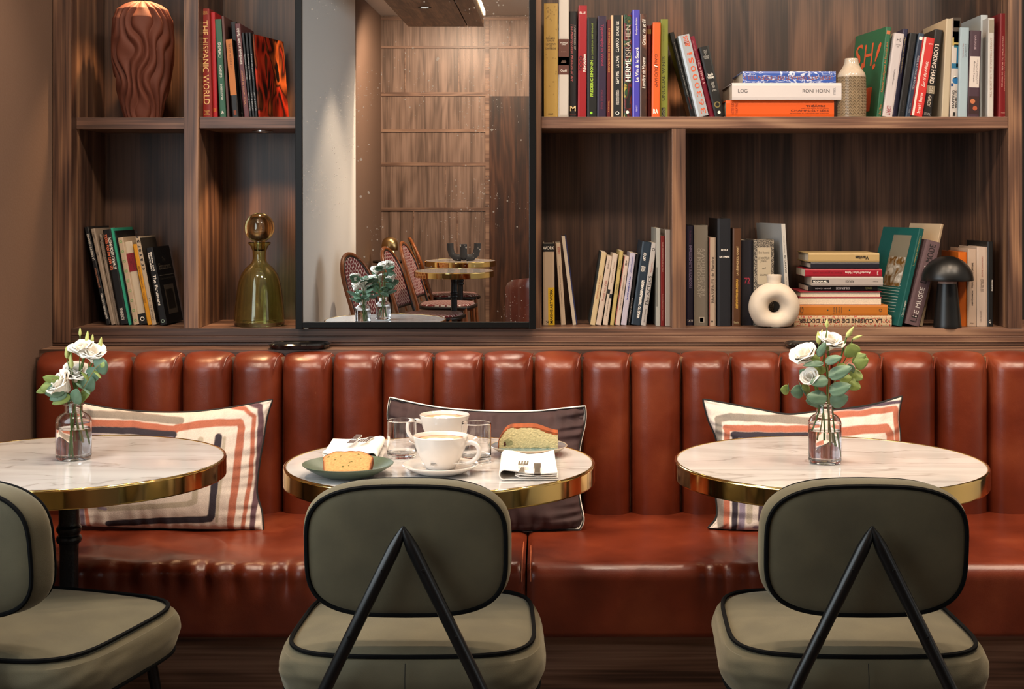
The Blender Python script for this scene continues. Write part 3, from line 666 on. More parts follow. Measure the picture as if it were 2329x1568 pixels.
r_(4.18, 1438, 1455, 23, 1438.5, '#3f3aa0', 'violet blue book with white title up the spine, upper right shelf', .2,
   [Q(.1, 0, .2, 1, '#8b87d8'), T('Le Vin & le Sacré', 'u', .42, .33, .85, .65, W, bold=1), T('Evelyne Malnic', 'u', .45, .77, .72, .93, W), T('FÉRET', 'u', .45, .05, .68, .11, '#c9c6ee')])
cig = patt('brown_smoky_photo_cover', noise_ramp(26, [(.3, '#1a0e0a'), (.5, '#3d2318'), (.65, '#7a4a34'), (.8, '#a8704c')], .5, (1, 1, .6)))
r_(4.185, 1456, 1471.5, 32, 1456.5, cig, 'brown photographic book with white script lettering up the spine, upper right shelf', .2,
   [Q(0, 0, .1, 1, '#a09890'), T('Lumière de Havane', 'u', .25, .28, .75, .58, W, shear=.3), T('Grand Vin et Fil', 'u', .3, .7, .8, .95, W, shear=.3)])
r_(4.21, 1472, 1481, 59, 1472, '#5c1010', 'narrow maroon book set back between a brown and an orange one, upper right shelf', .18, [Q(0, .91, 1, .96, '#8a6a2a'), T('Produits et Saveurs', 'u', .3, .68, .7, .88, '#8a3020'), T('grandes recettes de France', 'u', .3, .2, .7, .6, '#8a2a1c')])
r_(4.17, 1482.5, 1500, 51.5, 1485, '#d9561c', 'bright orange book with condensed black capitals down the spine, upper right shelf', .2,
   [T('DALÍ', 'd', .3, .55, .7, .66, '#1a0e0a'), T('/', 'd', .2, .525, .75, .55, W, bold=1), T('DUCHAMP', 'd', .3, .32, .7, .525, '#1a0e0a'), T('RA', 'r', .15, .035, .8, .085, W, bold=2)])
r_(4.185, 1501.5, 1518.5, 44, 1502.5, '#6f7428', 'olive green book with thin black capitals up the spine, upper right shelf', .2,
   [T('UNUSUAL WINES', 'u', .2, .17, .62, .62, '#20210c'), T('Pierrick Bourgault', 'u', .35, .78, .5, .9, '#33351a'), Q(.15, .0, .7, .1, K), T('CosGlea', 'u', .25, .01, .6, .09, '#8a8a5a')])
r_(4.24, 1572, 1584, 74, 1521, '#131211', 'black book with tiny white text down the spine, leaning left on the upper right shelf', .10,
   [T('REMEMBRANCES DES GUIDES DE SAVEUR, DE SAVEUR ET DE MUSIQUE', 'd', .4, .25, .62, .88, '#b8b4ac'), T('MARCEL DANAE', 'd', .45, .1, .62, .24, '#8a2a20')]+[Q(.15, .06+.018*i, .15+.2+.35*((i*7) % 5)/5, .064+.018*i, '#6a4a30', 'L') for i in range(34)])
r_(4.20, 1586, 1613.5, 80, 1541, '#9a9da0', 'pale grey book with orange digits up the spine, leaning left on the upper right shelf', .2,
   [Q(0, 0, .2, 1, '#aebccb')]+[T(c, 'u', .42, .03+.103*i, .85, (.10 if c != 'i' else .06)+.103*i, '#c8542a') for i, c in enumerate('363000sig')]+[T('nes', 'u', .42, .885, .8, .985, '#c8542a')])
r_(4.215, 1615, 1626, 83, 1568.5, '#7a0f2a', 'raspberry red book with thin pale capitals, leaning left on the upper right shelf', .2,
   [T('ICHIN I', 'd', .3, .42, .8, .7, '#d8a8a8'), T('UNE HISTOIRE DU GOUT', 'd', .3, .72, .55, .95, '#b87a80')])
r_(4.20, 1627, 1650, 106, 1589.5, '#131211', 'black book with a colour wheel, leaning left beside the flat stack, upper shelf', .2,
   [T('Iconic\nWhisky', 'r', .15, .53, .85, .62, W, bold=1), T('Single\nMalts\n& more', 'r', .3, .36, .75, .5, '#b0aca4', shear=.3), T('CYRILLE\nMALD\n& \nALEXANDRE\nVINGTIER', 'r', .2, .82, .8, .95, '#a8a49c'), O(.5, .17, .32, '#7a6a3a'), O(.5, .06, .16, W, 'S', True)])
# stack on the upper shelf
D_ = 4.17; t1, t2, t3 = px2m(262-223.5, D_), px2m(223.5-184.5, D_), px2m(184.5-157, D_)
og = 'flat stack of three books on the upper right shelf'
z_ = ZU
ST(z_, D_, 1651, 1897, t1, '#c94f10', 'bright orange book at the bottom of the flat stack of three, upper right shelf', .25,
   [T('THÉÂTRE', 'r', .74, .6, .92, .74, '#3a1408', bold=1), T('DES COMÉDIE ET STUDIO', 'r', .7, .5, .95, .57, '#3a1408'), T('CHAMPS-ÉLYSÉES', 'r', .6, .33, .95, .47, '#3a1408'), T('TROIS SCÈNES ET UNE FORMIDABLE AVENTURE', 'r', .59, .2, .95, .26, '#3a1408'), T('ACTES SUD', 'u', .05, .15, .075, .85, '#8a2a08'), T('THÉÂTRE', 'u', .085, .15, .11, .85, '#8a2a08')], group=og); z_ += t1
ST(z_, D_-.012, 1665, 1914, t2, '#c3bbb8', 'thick white book with thin grey capitals, middle of the flat stack of three', .25,
   [T('LOG', 'r', .055, .42, .14, .63, '#3a3638'), T('RONI HORN', 'r', .645, .42, .89, .63, '#3a3638'), T('STEIDL', 'u', .925, .3, .945, .72, '#7a7678')], group=og); z_ += t2
mbl = patt('blue_marbled_cover', noise_ramp(7, [(.0, '#28488c'), (.46, '#2c50a0'), (.485, '#c8cfe0'), (.50, '#2c50a0'), (.56, '#24458c'), (.575, '#d0d4de'), (.60, '#2c4c98')], 2.5, (1, 1, 3), 3))
ST(z_, D_+.005, 1689, 1901, t3, mbl, 'blue and white marbled book, topmost of the flat stack on the upper right shelf', .23,
   [T('LES PLATS SIGNATURES ESSENTIELS', 'i', .02, .3, .97, .62, '#8a4a34')], group=og)
# --- leaning row at the right ------------------------------------------
q = lambda *a, **k: BK(ZU, *a, group=GR4, **k)
shi = [T('S', 'r', .02, .62, .3, .88, '#c85a34', 'L', shear=.2), T('H', 'r', .38, .6, .65, .86, '#c85a34', 'L'), T('/', 'r', .2, .42, .4, .66, '#c85a34', 'L', bold=2), T('!', 'r', .68, .55, .9, .84, '#c85a34', 'L', shear=.4, bold=1), T('T', 'r', .08, .05, .4, .38, '#d85a2a', 'L', bold=2), T('1', 'r', .5, .08, .75, .35, '#b84a24', 'L'), Q(.0, .4, .32, .42, '#5a7a44', 'L')]
q(4.20, 1993, 2005.5, 61.5, 2016.5, '#1f5a3c', 'green book with big orange brush letters on its cover, leaning on the upper shelf', .27,
  shi+[T('Natural Intelligence As Seen by Art', 'u', .25, .28, .75, .83, '#b86a3a'), T('Like This', 'u', .3, .02, .7, .14, '#b86a3a'), Q(.15, .92, .85, .96, '#b0643a')], yaw=8)
q(4.19, 2006.5, 2029, 76, 2034.5, '#b9afad', 'white review with small red capitals at its foot, leaning right on the upper shelf', .2,
  [T('3-4', 'i', .3, .9, .75, .94, '#3a3434'), T('2006\nMars-avril', 'i', .3, .83, .75, .87, '#6a6464'), T('La pensée Ricoeur', 'd', .45, .38, .65, .57, '#5a5454', shear=.3), T('ESPRIT', 'd', .3, .02, .75, .13, '#8a2430')], hard=False)
q(4.215, 2030, 2040.5, 66, 2055.5, '#1b1836', 'navy book with small gold title, leaning right beside a white one, upper shelf', .2, [T('Place names by Karen Green', 'd', .35, .5, .75, .9, '#b0a078'), Q(.0, 0, .08, 1, '#6a6a80')])
q(4.20, 2041.5, 2058.5, 76, 2070, '#0d0c0d', 'plain black book with barely visible title, leaning right on the upper shelf', .2, [T('Atlas des choses', 'd', .4, .6, .65, .9, '#2a2828'), T('Hugues Gery', 'd', .4, .06, .6, .22, '#4a4646')])
q(4.19, 2059.5, 2072, 76.5, 2090, '#2b3b4d', 'slate blue book with a white disc at its head, leaning right on the upper shelf', .2,
  [O(.5, .94, .36, W, 'S', True), T('PIEDS NUS DANS LES RONCES', 'd', .4, .33, .72, .73, '#b8bcc0'), T('Lisa Pozzi', 'd', .4, .05, .62, .16, '#9aa0a6')], hard=False)
q(4.17, 2073, 2097.5, 86, 2102, '#b62a26', 'red book with white script title and white edge, leaning right on the upper shelf', .16,
  [Q(0, 0, .2, 1, '#c9bfb4'), T('opéra', 'r', .5, .91, .85, .935, W), T('East of the Adriatic', 'u', .45, .38, .75, .7, W, shear=.3), T('Scott H. Bourne', 'u', .42, .04, .72, .3, W)], hard=False)
q(4.205, 2098.5, 2117, 68, 2127, '#171514', 'black photo book with condensed white capitals down the spine, leaning right on the upper shelf', .2,
  [T('LOOKING HARD', 'd', .2, .38, .75, .83, W, bold=1), Q(0, .27, 1, .36, '#8a7f68'), T('DEL GREY', 'd', .3, .12, .72, .35, '#c9c0b0', bold=1), Q(0, 0, 1, .07, '#0a0a12'), T('STEIDL', 'r', .1, .02, .9, .05, '#b0aca8')])
q(4.19, 2141, 2157.5, 43.5, 2152.5, '#a99b83', 'large beige cloth-bound book showing its wide cover, leaning right on the upper shelf', .30)
mp_ = [Q(0, .8, 1, 1, '#3a3026'), Q(.1, .9, .9, .97, '#6a5648'), Q(0, .72, 1, .86, '#a08a4a'), Q(.2, .75, .9, .82, '#2a2a1c'), Q(.25, .7, 1, .73, '#0f5a6a'), Q(.6, .5, 1, .7, '#0f5a7a'), Q(0, .49, 1, .54, '#0f5a7a'), O(.6, .37, .45, '#0f5a8a', 'S', True), O(.5, .40, .17, W, 'S', True), Q(.0, .31, .3, .34, '#0f3a6a'),
       T('MAPPING', 'u', .2, .09, .5, .27, '#2a2624', bold=1), T('WORLDS', 'u', .55, .09, .85, .27, '#2a2624', bold=1), Q(.35, .01, .7, .05, K)]
q(4.185, 2160.5, 2178, 40.5, 2167.5, '#b0a79f', 'multicoloured book with huge teal letter shapes on a white spine, upper right shelf', .2, mp_)
q(4.17, 2179, 2199.5, 63, 2184, '#8fa0a8', 'pale ice blue book with tiny red and grey text, upper right shelf', .15, [T('The Curves of Time', 'u', .3, .66, .42, .82, '#8a2a30'), T('The memoirs of\nOscar Niemeyer', 'u', .55, .67, .85, .82, '#4a5256')])
q(4.17, 2200.5, 2226.5, 70, 2206, '#3c2832', 'aubergine book with a white label and a dark painting at its foot, upper shelf', .15,
  [T('LAROUSSE', 'd', .42, .78, .58, .94, '#b09aa0'), Q(.05, .34, .92, .7, '#bdb2aa'), T('Écrivains français', 'd', .38, .4, .55, .64, '#2a2224', bold=1), T('LE PETIT LAROUSSE\nDES GRANDS', 'd', .6, .38, .8, .66, '#5a5052'), Q(.08, .03, .95, .24, '#2a1010'), O(.4, .18, .22, '#a8603a', 'S', True), O(.62, .1, .2, '#9a4a2a', 'S', True)])
q(4.225, 2228, 2244, 34.5, 2231, '#a3aaac', 'tall glossy pale grey book standing set back, upper right shelf', .2)
q(4.17, 2246, 2259.5, 41, 2248, '#b0aba4', 'tall glossy white book with faint brown lettering down a cracked spine, upper right shelf', .24,
  [T('ALL QUIET ON THE WESTERN FRONT', 'u', .35, .2, .7, .8, '#8a6a58'), Q(.15, .85, .95, .98, '#857a68')], yaw=0)
q(4.17, 2270.5, 2289, 31, 2275, '#6f1216', 'glossy dark red book with two lines of capitals, rightmost on the upper shelf', .2,
  [T('PEINTURES ITALIENNES ET HISPANIQUES', 'd', .62, .25, .8, .82, '#c27a6a'), T('COLLECTIONS DU MUSÉE DE TROYES', 'd', .3, .29, .5, .78, '#d8a89a'), T('snoeck', 'r', .3, .035, .8, .05, '#c08a7a')])
# --- lower bay right of the mirror ---------------------------------------
b5 = lambda *a, **k: BK(ZL, *a, group=GR5, **k)
b5(4.25, 1236, 1262, 554.5, 1235, '#a8937c', 'beige book with a black head band and a yellow corner panel, right of the mirror', .2,
   [Q(0, .90, 1, 1, K), T('WORK', 'r', 0, .925, 1, .965, W), Q(.43, 0, 1, .46, '#c9a21a'), T('MAKING ART WORK', 'u', .58, .02, .85, .44, '#2a2408', bold=1), T('K', 'i', .2, .02, .45, .05, '#2a2420')])
b5(4.25, 1276, 1287, 553.5, 1263.5, '#a8947e', 'slim beige review with red capitals at its head, leaning left near the mirror', .17,
   [T('ESPRIT', 'd', .35, .86, .8, .95, '#8a2a24'), T("Entre local et global, espaces visibles, frontières", 'd', .35, .22, .6, .72, '#4a4038')], hard=False)
b5(4.25, 1303, 1313.5, 537.5, 1277, '#1d2244', 'navy-backed book with page edges outward, leaning left near the mirror', .16, [Q(0, 0, .72, 1, '#a89a88')])
b5(4.24, 1341.5, 1353.5, 575, 1368, '#b39e78', 'book with grey-green cover and cream spine, first of the right-leaning row', .22,
   [T('MÉMOIRE DE LA VIE SIMPLE', 'u', .3, .36, .62, .68, '#a05a3a')]+[Q(0, 0, 1, 1, '#474a48', 'L')]+[Q(.25, .3+.02*i, .75, .31+.02*i, '#2a2c2c', 'L') for i in range(18)], hard=False)
b5(4.24, 1355, 1367, 584, 1381, '#b5a291', 'cream paperback with red italic title up the spine, second of the right-leaning row', .16,
   [T("Prenez soin d'elle", 'u', .35, .35, .75, .65, '#8a2a24', shear=.2), T('Ella Balaert', 'u', .35, .82, .6, .95, '#4a4038', shear=.3)], hard=False)
b5(4.24, 1370.5, 1382, 579, 1394, '#b5a493', 'cream paperback with a small black emblem in mid spine, third of the leaning row', .17,
   [T('Delphine Roux', 'u', .4, .6, .65, .9, '#8a6a5a'), Q(.0, .44, .5, .5, K), Q(.5, .38, 1, .44, K), T('Yokohama Jours', 'u', .35, .12, .6, .38, '#3a322c')], hard=False)
b5(4.24, 1387.5, 1396, 572, 1409.5, '#a8945c', 'yellowish cream paperback, fourth of the right-leaning row in the lower bay', .17, [T('ACTES SUD', 'u', .3, .75, .7, .88, '#5a4a2a'), T('LE PARADIS', 'u', .3, .42, .7, .56, '#5a4a2a')], hard=False)
b5(4.24, 1398, 1409.5, 584, 1420, '#b8a698', 'white paperback with a red edge and black capitals down the spine, lower bay', .16,
   [Q(0, 0, .1, 1, '#8a1a1c'), T('HUGO LINDENBERG / UN JOUR CE SERA VIDE', 'd', .4, .22, .68, .72, '#3a3230'), T('&', 'r', .35, .87, .75, .94, '#2a2422')], hard=False)
b5(4.24, 1412, 1424.5, 576.5, 1433.5, '#a9a2ae', 'pale lilac paperback with blue lettering up the spine, lower bay', .17,
   [T('Le soleil viendra de la mer', 'u', .35, .35, .65, .68, '#2a3a86', bold=1), T('Christos Ikonomou', 'u', .35, .72, .65, .95, '#2a3a86')], hard=False)
b5(4.245, 1427, 1433.5, 579, 1447, '#14100f', 'very thin black paperback between a lilac and a navy one, lower bay', .17, [T('Valérie Nguyen', 'd', .3, .05, .7, .38, '#a89a90', shear=.3)], hard=False)
b5(4.235, 1435, 1456, 551, 1461, '#1f2c38', 'thick dark navy book with stencilled white capitals up the spine, lower bay', .2,
   [T('WALKS TO THE PARADISE GARDEN', 'u', .5, .08, .8, .54, W, bold=2), T('PHILLIP\nMARCH\nJONES', 'u', .25, .64, .75, .71, W, bold=1), T('ART OF', 'u', .3, .77, .6, .87, W, bold=1)])
b5(4.225, 1457.5, 1469, 553, 1482.5, '#a9a29c', 'white book with large black title and a black swirl at its head, lower bay', .18,
   [T('The AZTECS', 'u', .25, .24, .85, .6, '#15110f'), T('Revised Edition', 'u', .45, .64, .68, .77, '#9a3a34', shear=.3), T('Richard F. Townsend', 'u', .4, .04, .65, .2, '#2a2422'), O(.5, .92, .3, '#15110f')], hard=False)
b5(4.215, 1492.5, 1502, 519.5, 1492.5, '#9c9a92', 'tall pale magazine with a loose cover, near the divider in the lower bay', .2, [Q(.05, .2, .35, .6, '#6a6a64')], hard=False)
b5(4.215, 1502.8, 1512, 537.5, 1502.8, '#6c1812', 'thin red book with tiny white capitals, close to the divider in the lower bay', .2,
   [T('MUSÉE DÉPARTEMENTAL DE LA TOUR', 'd', .4, .6, .65, .93, '#c8a090'), T('Les collections historiques', 'd', .4, .06, .6, .35, '#c8a090')], hard=False)
b5(4.215, 1513, 1525.5, 523, 1513, '#9c8f84', 'tall off-white book touching the divider in the lower bay', .2)
# --- lower right bay -------------------------------------------------------
b6 = lambda *a, **k: BK(ZL, *a, group=GR6, **k)
b6(4.24, 1561.5, 1578, 514, 1561.5, '#1b1628', 'dark purple book with thin violet capitals down the spine, first right of the lower divider', .22,
   [T('IMPRESSIONISTS IN LONDON', 'd', .35, .38, .7, .8, '#8a7a9a'), T('The EY Exhibition', 'd', .4, .82, .62, .95, '#6a3a5a'), T('TATE', 'r', .1, .035, .9, .055, W)])
b6(4.23, 1579, 1610, 513, 1579, '#6f675c', 'thick taupe book with two lines of large pale capitals, lower right bay', .22,
   [T('A WORLD HISTORY', 'd', .52, .29, .82, .77, '#9c9486'), T('OF PHOTOGRAPHY', 'd', .2, .28, .48, .77, '#9c9486'), Q(.35, .03, .75, .085, '#a89f90'), Q(.42, .037, .68, .078, '#6f675c')])
b6(4.22, 1613, 1628, 541, 1613, '#a08c78', 'beige book with a red edge and dark title up the spine, lower right bay', .2,
   [T('BRASSERIES de Flandre', 'u', .35, .26, .75, .78, '#3a2e26'), Q(0, 0, .1, 1, '#6a1614'), O(.45, .05, .14, '#1a1614', 'S', True)])
b6(4.21, 1632, 1662, 497.5, 1632, '#14151a', 'tallest black cloth book with two short lines of white capitals, lower right bay', .22,
   [T('ÉCOLE', 'r', .28, .7, .8, .718, W, bold=1), T('DE PARIS', 'r', .15, .635, .92, .652, W, bold=1)])
b6(4.215, 1665, 1684, 520.5, 1666.5, '#4a2c16', 'brown book with gold and white lettering up the spine, lower right bay', .2,
   [T('LA LÉGENDE DU CHANT', 'u', .42, .52, .7, .82, '#c0a070', bold=1), T('DIETRICH FISCHER-DIESKAU', 'u', .42, .18, .68, .48, '#c8983a', bold=1, shear=.2), T('Flammarion', 'r', .2, .025, .8, .05, '#b0a078')])
b6(4.24, 1686.5, 1713, 547, 1686.5, '#15131a', 'black book with the number 72 in dark red, behind the ring vase', .2, [T('72', 'r', .25, .49, .75, .56, '#8a2436', bold=1)])
spk = patt('speckled_cloth_cover', noise_ramp(420, [(.4, '#2a2622'), (.5, '#5a5248'), (.6, '#9a8e7c')], 0, (1, 1, 1), 1))
b6(4.23, 1714.5, 1761, 546, 1714.5, spk, 'speckled grey cloth book with a cream paper label, behind the ring vase', .17,
   [Q(.17, .48, .84, .91, '#a89a82'), T('Boris Pasternak', 'r', .24, .84, .78, .865, '#3a322a'), T('LE DOCTEUR\nJIVAGO', 'r', .22, .73, .78, .8, '#2a241e'), T('nrf', 'r', .42, .655, .6, .68, '#2a241e'), T('GALLIMARD', 'r', .3, .58, .72, .6, '#2a241e')])
b6(4.235, 1790, 1799.5, 510, 1776, '#8d8f90', 'tall pale grey book leaning left behind the ring vase', .21,
   [Q(0, 0, 1, 1, '#b5b0a8'), T('BRANCUSI', 'u', .3, .52, .7, .69, '#201c1a', bold=1), T('Sidney Geist', 'u', .3, .71, .62, .88, '#4a4440'), T('Polyphonie de', 'u', .35, .3, .65, .48, '#5a5450', shear=.3)], yaw=12)
# flat stack
st7 = lambda *a, **k: ST(*a, group=GR7, **k)
D_ = 4.215; z_ = ZL
lay = [(740, 717.3), (717.3, 693.8), (693.8, 678.2), (678.2, 662.8), (662.8, 650.6), (650.6, 629.6), (629.6, 612), (612, 597), (597, 576)]
th_ = [px2m(a-b, D_) for a, b in lay]; th_[0] = (H-(717.3-YV)*D_/F)-ZL
pat = patt('pink_floral_print', noise_ramp(190, [(.0, '#b8a07e'), (.55, '#b8a07e'), (.58, '#a8483a'), (.68, '#a8483a')], 0, (1, 1, 1), 1, True))
st7(z_, D_-.015, 1806, 2028, th_[0], pat, 'pink floral patterned book with bold upside-down capitals, bottom of the tall flat stack', .2,
    [T('LA CUISINE DE GREAT DIXTER', 'i', .05, .34, .90, .72, '#2a1e18', bold=1), O(.95, .5, .018, '#6a4a3a')]); z_ += th_[0]
st7(z_, D_-.01, 1812, 2019, th_[1], '#a8631e', 'burnt orange book, second from the bottom of the tall flat stack', .2,
    [T(c, 'u', .40+.028*i, .2, .415+.028*i, .85, '#4a3a2a') for i, c in enumerate(('les', 'routes', 'des', 'épices'))]+[O(.34, .5, .008, '#2a3a34', 'S', True), O(.58, .5, .008, '#2a3a34', 'S', True), T('G', 'u', .035, .2, .075, .8, '#5a3a1c'), O(.92, .5, .018, '#4a3a2a')]); z_ += th_[1]
st7(z_, D_, 1817, 2004, th_[2], '#7a3a34', 'book lying with its page edges outward, third from the bottom of the tall flat stack', .16, rev=True, hard=False); z_ += th_[2]
st7(z_, D_, 1818.5, 2005, th_[3], '#8a2430', 'red-covered book with page edges outward, fourth from the bottom of the tall flat stack', .16, rev=True, hard=True); z_ += th_[3]
st7(z_, D_+.01, 1838, 1996, th_[4], '#171414', 'thin black book with widely spaced capitals in the middle of the tall flat stack', .16,
    [T('SILENCE', 'i', .4, .3, .6, .72, W, bold=1), T('JOHN CAGE', 'i', .1, .35, .33, .68, W, bold=1), T('DENOËL', 'i', .82, .25, .92, .75, '#a09a5a')], hard=False); z_ += th_[4]
st7(z_, D_-.004, 1846, 2007.5, th_[5], '#9f958e', 'white book with a black name panel, below the red one in the tall flat stack', .14,
    [Q(.005, .33, .24, .66, K), T('TIM WINTON', 'i', .02, .38, .225, .6, W, bold=1), T('REFUGE', 'i', .475, .38, .59, .62, '#2a2622'), T('Rivages', 'i', .86, .42, .93, .56, '#3a3632')], hard=False, yaw=-1); z_ += th_[5]
st7(z_, D_, 1831, 2006, th_[6], '#8a0f22', 'bright red paperback, third from the top of the tall flat stack', .15,
    [T('Antonio Muñoz Molina', 'i', .52, .35, .85, .68, W), T('Dans la grande nuit', 'i', .1, .35, .48, .65, '#5a0a16'), T('Seuil', 'd', .935, .2, .955, .75, W)], hard=False); z_ += th_[6]
st7(z_, D_, 1844, 2000, th_[7], '#15141f', 'plain midnight blue book, second from the top of the tall flat stack', .18); z_ += th_[7]
st7(z_, D_, 1839, 2000, th_[8], '#a68c5e', 'cream book with blackletter upside-down title, topmost of the tall flat stack', .19, [T('Vanitas', 'i', .66, .3, .85, .72, '#2a2016', bold=2)]); z_ += th_[8]
# right of the stack
rock = patt('rocky_cliff_photo', noise_ramp(30, [(.3, '#1c1408'), (.45, '#6a4a1c'), (.55, '#8a8478'), (.7, '#b8b4ac')], 1.2))
o = b6(4.19, 2038, 2051.5, 521, 2097, '#0e4a46', 'teal art book with a landscape picture on its cover, beside the tall flat stack', .2,
   [T('La montagne Sainte-Victoire', 'u', .3, .62, .7, .92, '#a8985a'), T("L'art à la source", 'u', .3, .1, .7, .26, W), Q(.35, .43, .84, .92, '#6f6858', 'L')]+[Q(.2, .4-.03*i, .25+.6, .406-.03*i, '#8a948c', 'L') for i in range(10)]+[Q(.5, .02, .62, .1, '#8a8a80', 'L')], yaw=18)
MB().box(-.0006, 0, .2*.18, .2*.62, 0, .09).build('cover_picture', rock, o, smooth=False, loc=(-.0131*1.27, 0, .115))
b6(4.19, 2056, 2090, 549, 2106.5, '#5a4648', 'mauve grey book with very large black and cream capitals, left of the mushroom lamp', .13,
   [T('LE MUSÉE', 'u', .3, .1, .72, .45, '#cfc4bc'), T('LE', 'u', .3, .04, .72, .13, '#1d1716'), T('DE', 'u', .3, .50, .72, .60, '#1d1716'), T('LA', 'u', .3, .63, .72, .72, '#cfc4bc'), T('MODE', 'u', .3, .75, .72, .96, '#1d1716')])
b6(4.205, 2091, 2099, 511, 2153, '#a08c72', 'tall worn beige slipcase leaning right behind the mauve book, left of the mushroom lamp', .14, [T('EIFFEL', 'u', .3, .68, .75, .8, '#5a4a38')], yaw=26)
b6(4.20, 2180, 2199, 574, 2180, '#b85a10', 'plain orange book behind the mushroom lamp, lower right bay', .18)
b6(4.195, 2200, 2220.5, 566.5, 2201, '#a89280', 'beige book with bold black text up the spine, right of the mushroom lamp', .18,
   [T('HERVÉ HAMON', 'u', .42, .27, .62, .46, '#1d1714', bold=1), T("POUR L'AMOUR DU CAPITAINE", 'u', .42, .5, .62, .82, '#1d1714', bold=1), T('SEUIL', 'r', .3, .035, .7, .05, '#5a4a40')])
b6(4.195, 2221.5, 2245.5, 562.5, 2222, '#ad9a8b', 'pink beige book with grey and red capitals, right end of the lower bay', .18,
   [T('LES ENFANTS\nDE MA MÈRE', 'u', .35, .44, .65, .6, '#5a4a44'), T('JÉRÔME CHANTREAU', 'u', .42, .62, .62, .88, '#8a4a40'), T('LES ESCALES', 'u', .3, .06, .45, .2, '#7a6a60')])
b6(4.195, 2246.5, 2259, 550.5, 2246.5, '#121212', 'black book, rightmost in the lower right bay', .21, [T('PHAIDON', 'u', .7, .42, .9, .55, W), T('G', 'r', .2, .04, .6, .08, W)])
# ------------------------------------------------------------------ shelf ornaments
def at(px, D, z): return ((px-XV)*D/F, D, z)
# ribbed brown vase
CLAY = pm('matt_terracotta_brown', C('#5f3020'), .72, bump=.1, bscale=300)
rv = empty('ribbed_vase', at(325, 4.285, ZU+.0005), label='tall matt brown vase with deep wavy ribs, on the upper left shelf', cat='vase')
def rvp(u, v, n=17):
    z = v*.352; k = z/.352
    pr = [(0, .052), (.08, .058), (.25, .072), (.5, .086), (.68, .087), (.85, .083), (.93, .072), (.98, .05), (1, .028)]
    for i in range(len(pr)-1):
        if pr[i][0] <= k <= pr[i+1][0]:
            t = (k-pr[i][0])/(pr[i+1][0]-pr[i][0]); r = pr[i][1]*(1-t)+pr[i+1][1]*t; break
    a = 2*pi*u; wob = .16*math.sin(k*9+2*math.sin(a*2))+.12*math.sin(k*16+a*3)
    s = math.sqrt(math.sin((a+wob)*n/2)**2+.01); r += (s**.9-.6)*.014*min(1, k*3+.35)*min(1, (1-k)*9+.35)
    return (r*math.cos(a), r*math.sin(a), z)
MB().grid(360, 170, rvp, cu=True).lathe([(0, .0), (.05, .0)], 24).lathe([(.028, .352), (.024, .34), (.02, .2), (0, .19)], 24).build('vase_body', CLAY, rv)
# green glass decanter
GG = pm('olive_green_glass', (.90, .95, .56), .01, trans=1, ior=1.45)
dc = empty('glass_decanter', at(590, 4.235, ZL+.0005), label='olive glass decanter with a round ball stopper, in the bay left of the mirror', cat='decanter')
pf = [(.070, 0), (.0745, .006), (.0748, .02), (.0725, .05), (.0700, .0715), (.0665, .098), (.063, .121), (.0585, .139), (.052, .155), (.0405, .171), (.029, .181), (.0222, .188), (.0195, .200), (.0205, .222), (.026, .236), (.033, .243), (.034, .246), (.032, .2475)]
pin = [(r-.0028, max(z, .012)) for r, z in pf[::-1] if r > .0029]
MB().lathe([(0, .004), (.05, .003)]+pf+pin[1:]+[(0, .010)], 64).build('decanter_body', GG, dc)
CG = pm('pale_smoke_glass', (.90, .88, .68), .0, trans=1, ior=1.45)
sp_ = [(.0445*math.cos(a), .2905+.0445*math.sin(a)) for a in [R(x) for x in range(-66, 91, 6)]]
si_ = [(.0425*math.cos(a), .2905+.0425*math.sin(a)) for a in [R(x) for x in range(90, -67, -6)]]
MB().lathe([(.0165, .222), (.0175, .25)]+sp_[:-1]+[(0, .335)], 56).lathe([(0, .333)]+si_[1:]+[(.0155, .252), (.0145, .224), (.0165, .222)], 56).build('stopper', CG, dc)
# ring vase
CER = pm('matt_white_ceramic', C('#c4b6a4'), .6, bump=.25, bscale=60, var=.06, vscale=25)
rg = empty('ring_vase', at(1760.5, 4.175, ZL), label='matt white ring-shaped ceramic vase with a short neck, on the lower shelf', cat='vase')
def ring(u, v):
    a, b = 2*pi*u, 2*pi*v
    rx = .0455+.0290*math.cos(b); x = rx*math.cos(a)*1.0; z = rx*math.sin(a)*.97; y = .036*math.sin(b)
    z = max(z, -.0585+ .002*math.cos(b))
    n_ = .0012*nz(x*30, z*30, y*20); return (x+n_, y+n_, z+.0605+n_)
nk = [(.0195, .118), (.0200, .130), (.0205, .143), (.0218, .1515), (.021, .1545), (.0185, .153), (.0175, .135), (.0165, .12)]
MB().grid(72, 36, ring, cu=True, cv=True).lathe([(.027, .108), (.0225, .122)]+nk[1:], 40).build('vase_body', CER, rg)
# chevron vase
cv = empty('stoneware_vase', at(1936.5, 4.185, ZU+.0005), label='small stoneware vase with chevron pattern and white neck, on the upper right shelf', cat='vase')
CVB = pm('beige_stoneware', C('#7d6a50'), .45, coat=.3, bump=.3, bscale=200, var=.15, vscale=60)
def cvp(u, v):
    a = 2*pi*u; z = v*.118; r = .0415+.0015*math.sin(pi*v)
    c = (a*22/(2*pi)) % 1; zz = z*115+abs(c-.5)*1.4
    g = (zz % 1); r -= .0016*(g < .38)*(.08 < c < .92)*(v > .03)
    return (r*math.cos(a), r*math.sin(a), z)
MB().grid(352, 200, cvp, cu=True).lathe([(0, 0.0003), (.0413, .0003)], 40).build('vase_body', CVB, cv)
MB().lathe([(.0412, .117), (.0413, .121), (.039, .129), (.033, .137), (.027, .145), (.0225, .154), (.0200, .165), (.0197, .1705), (.0185, .1725), (.0170, .170), (.018, .155), (.025, .14)], 48).build('glazed_neck', pm('white_glaze', C('#b9aa98'), .15, coat=.5, var=.1, vscale=60), cv)
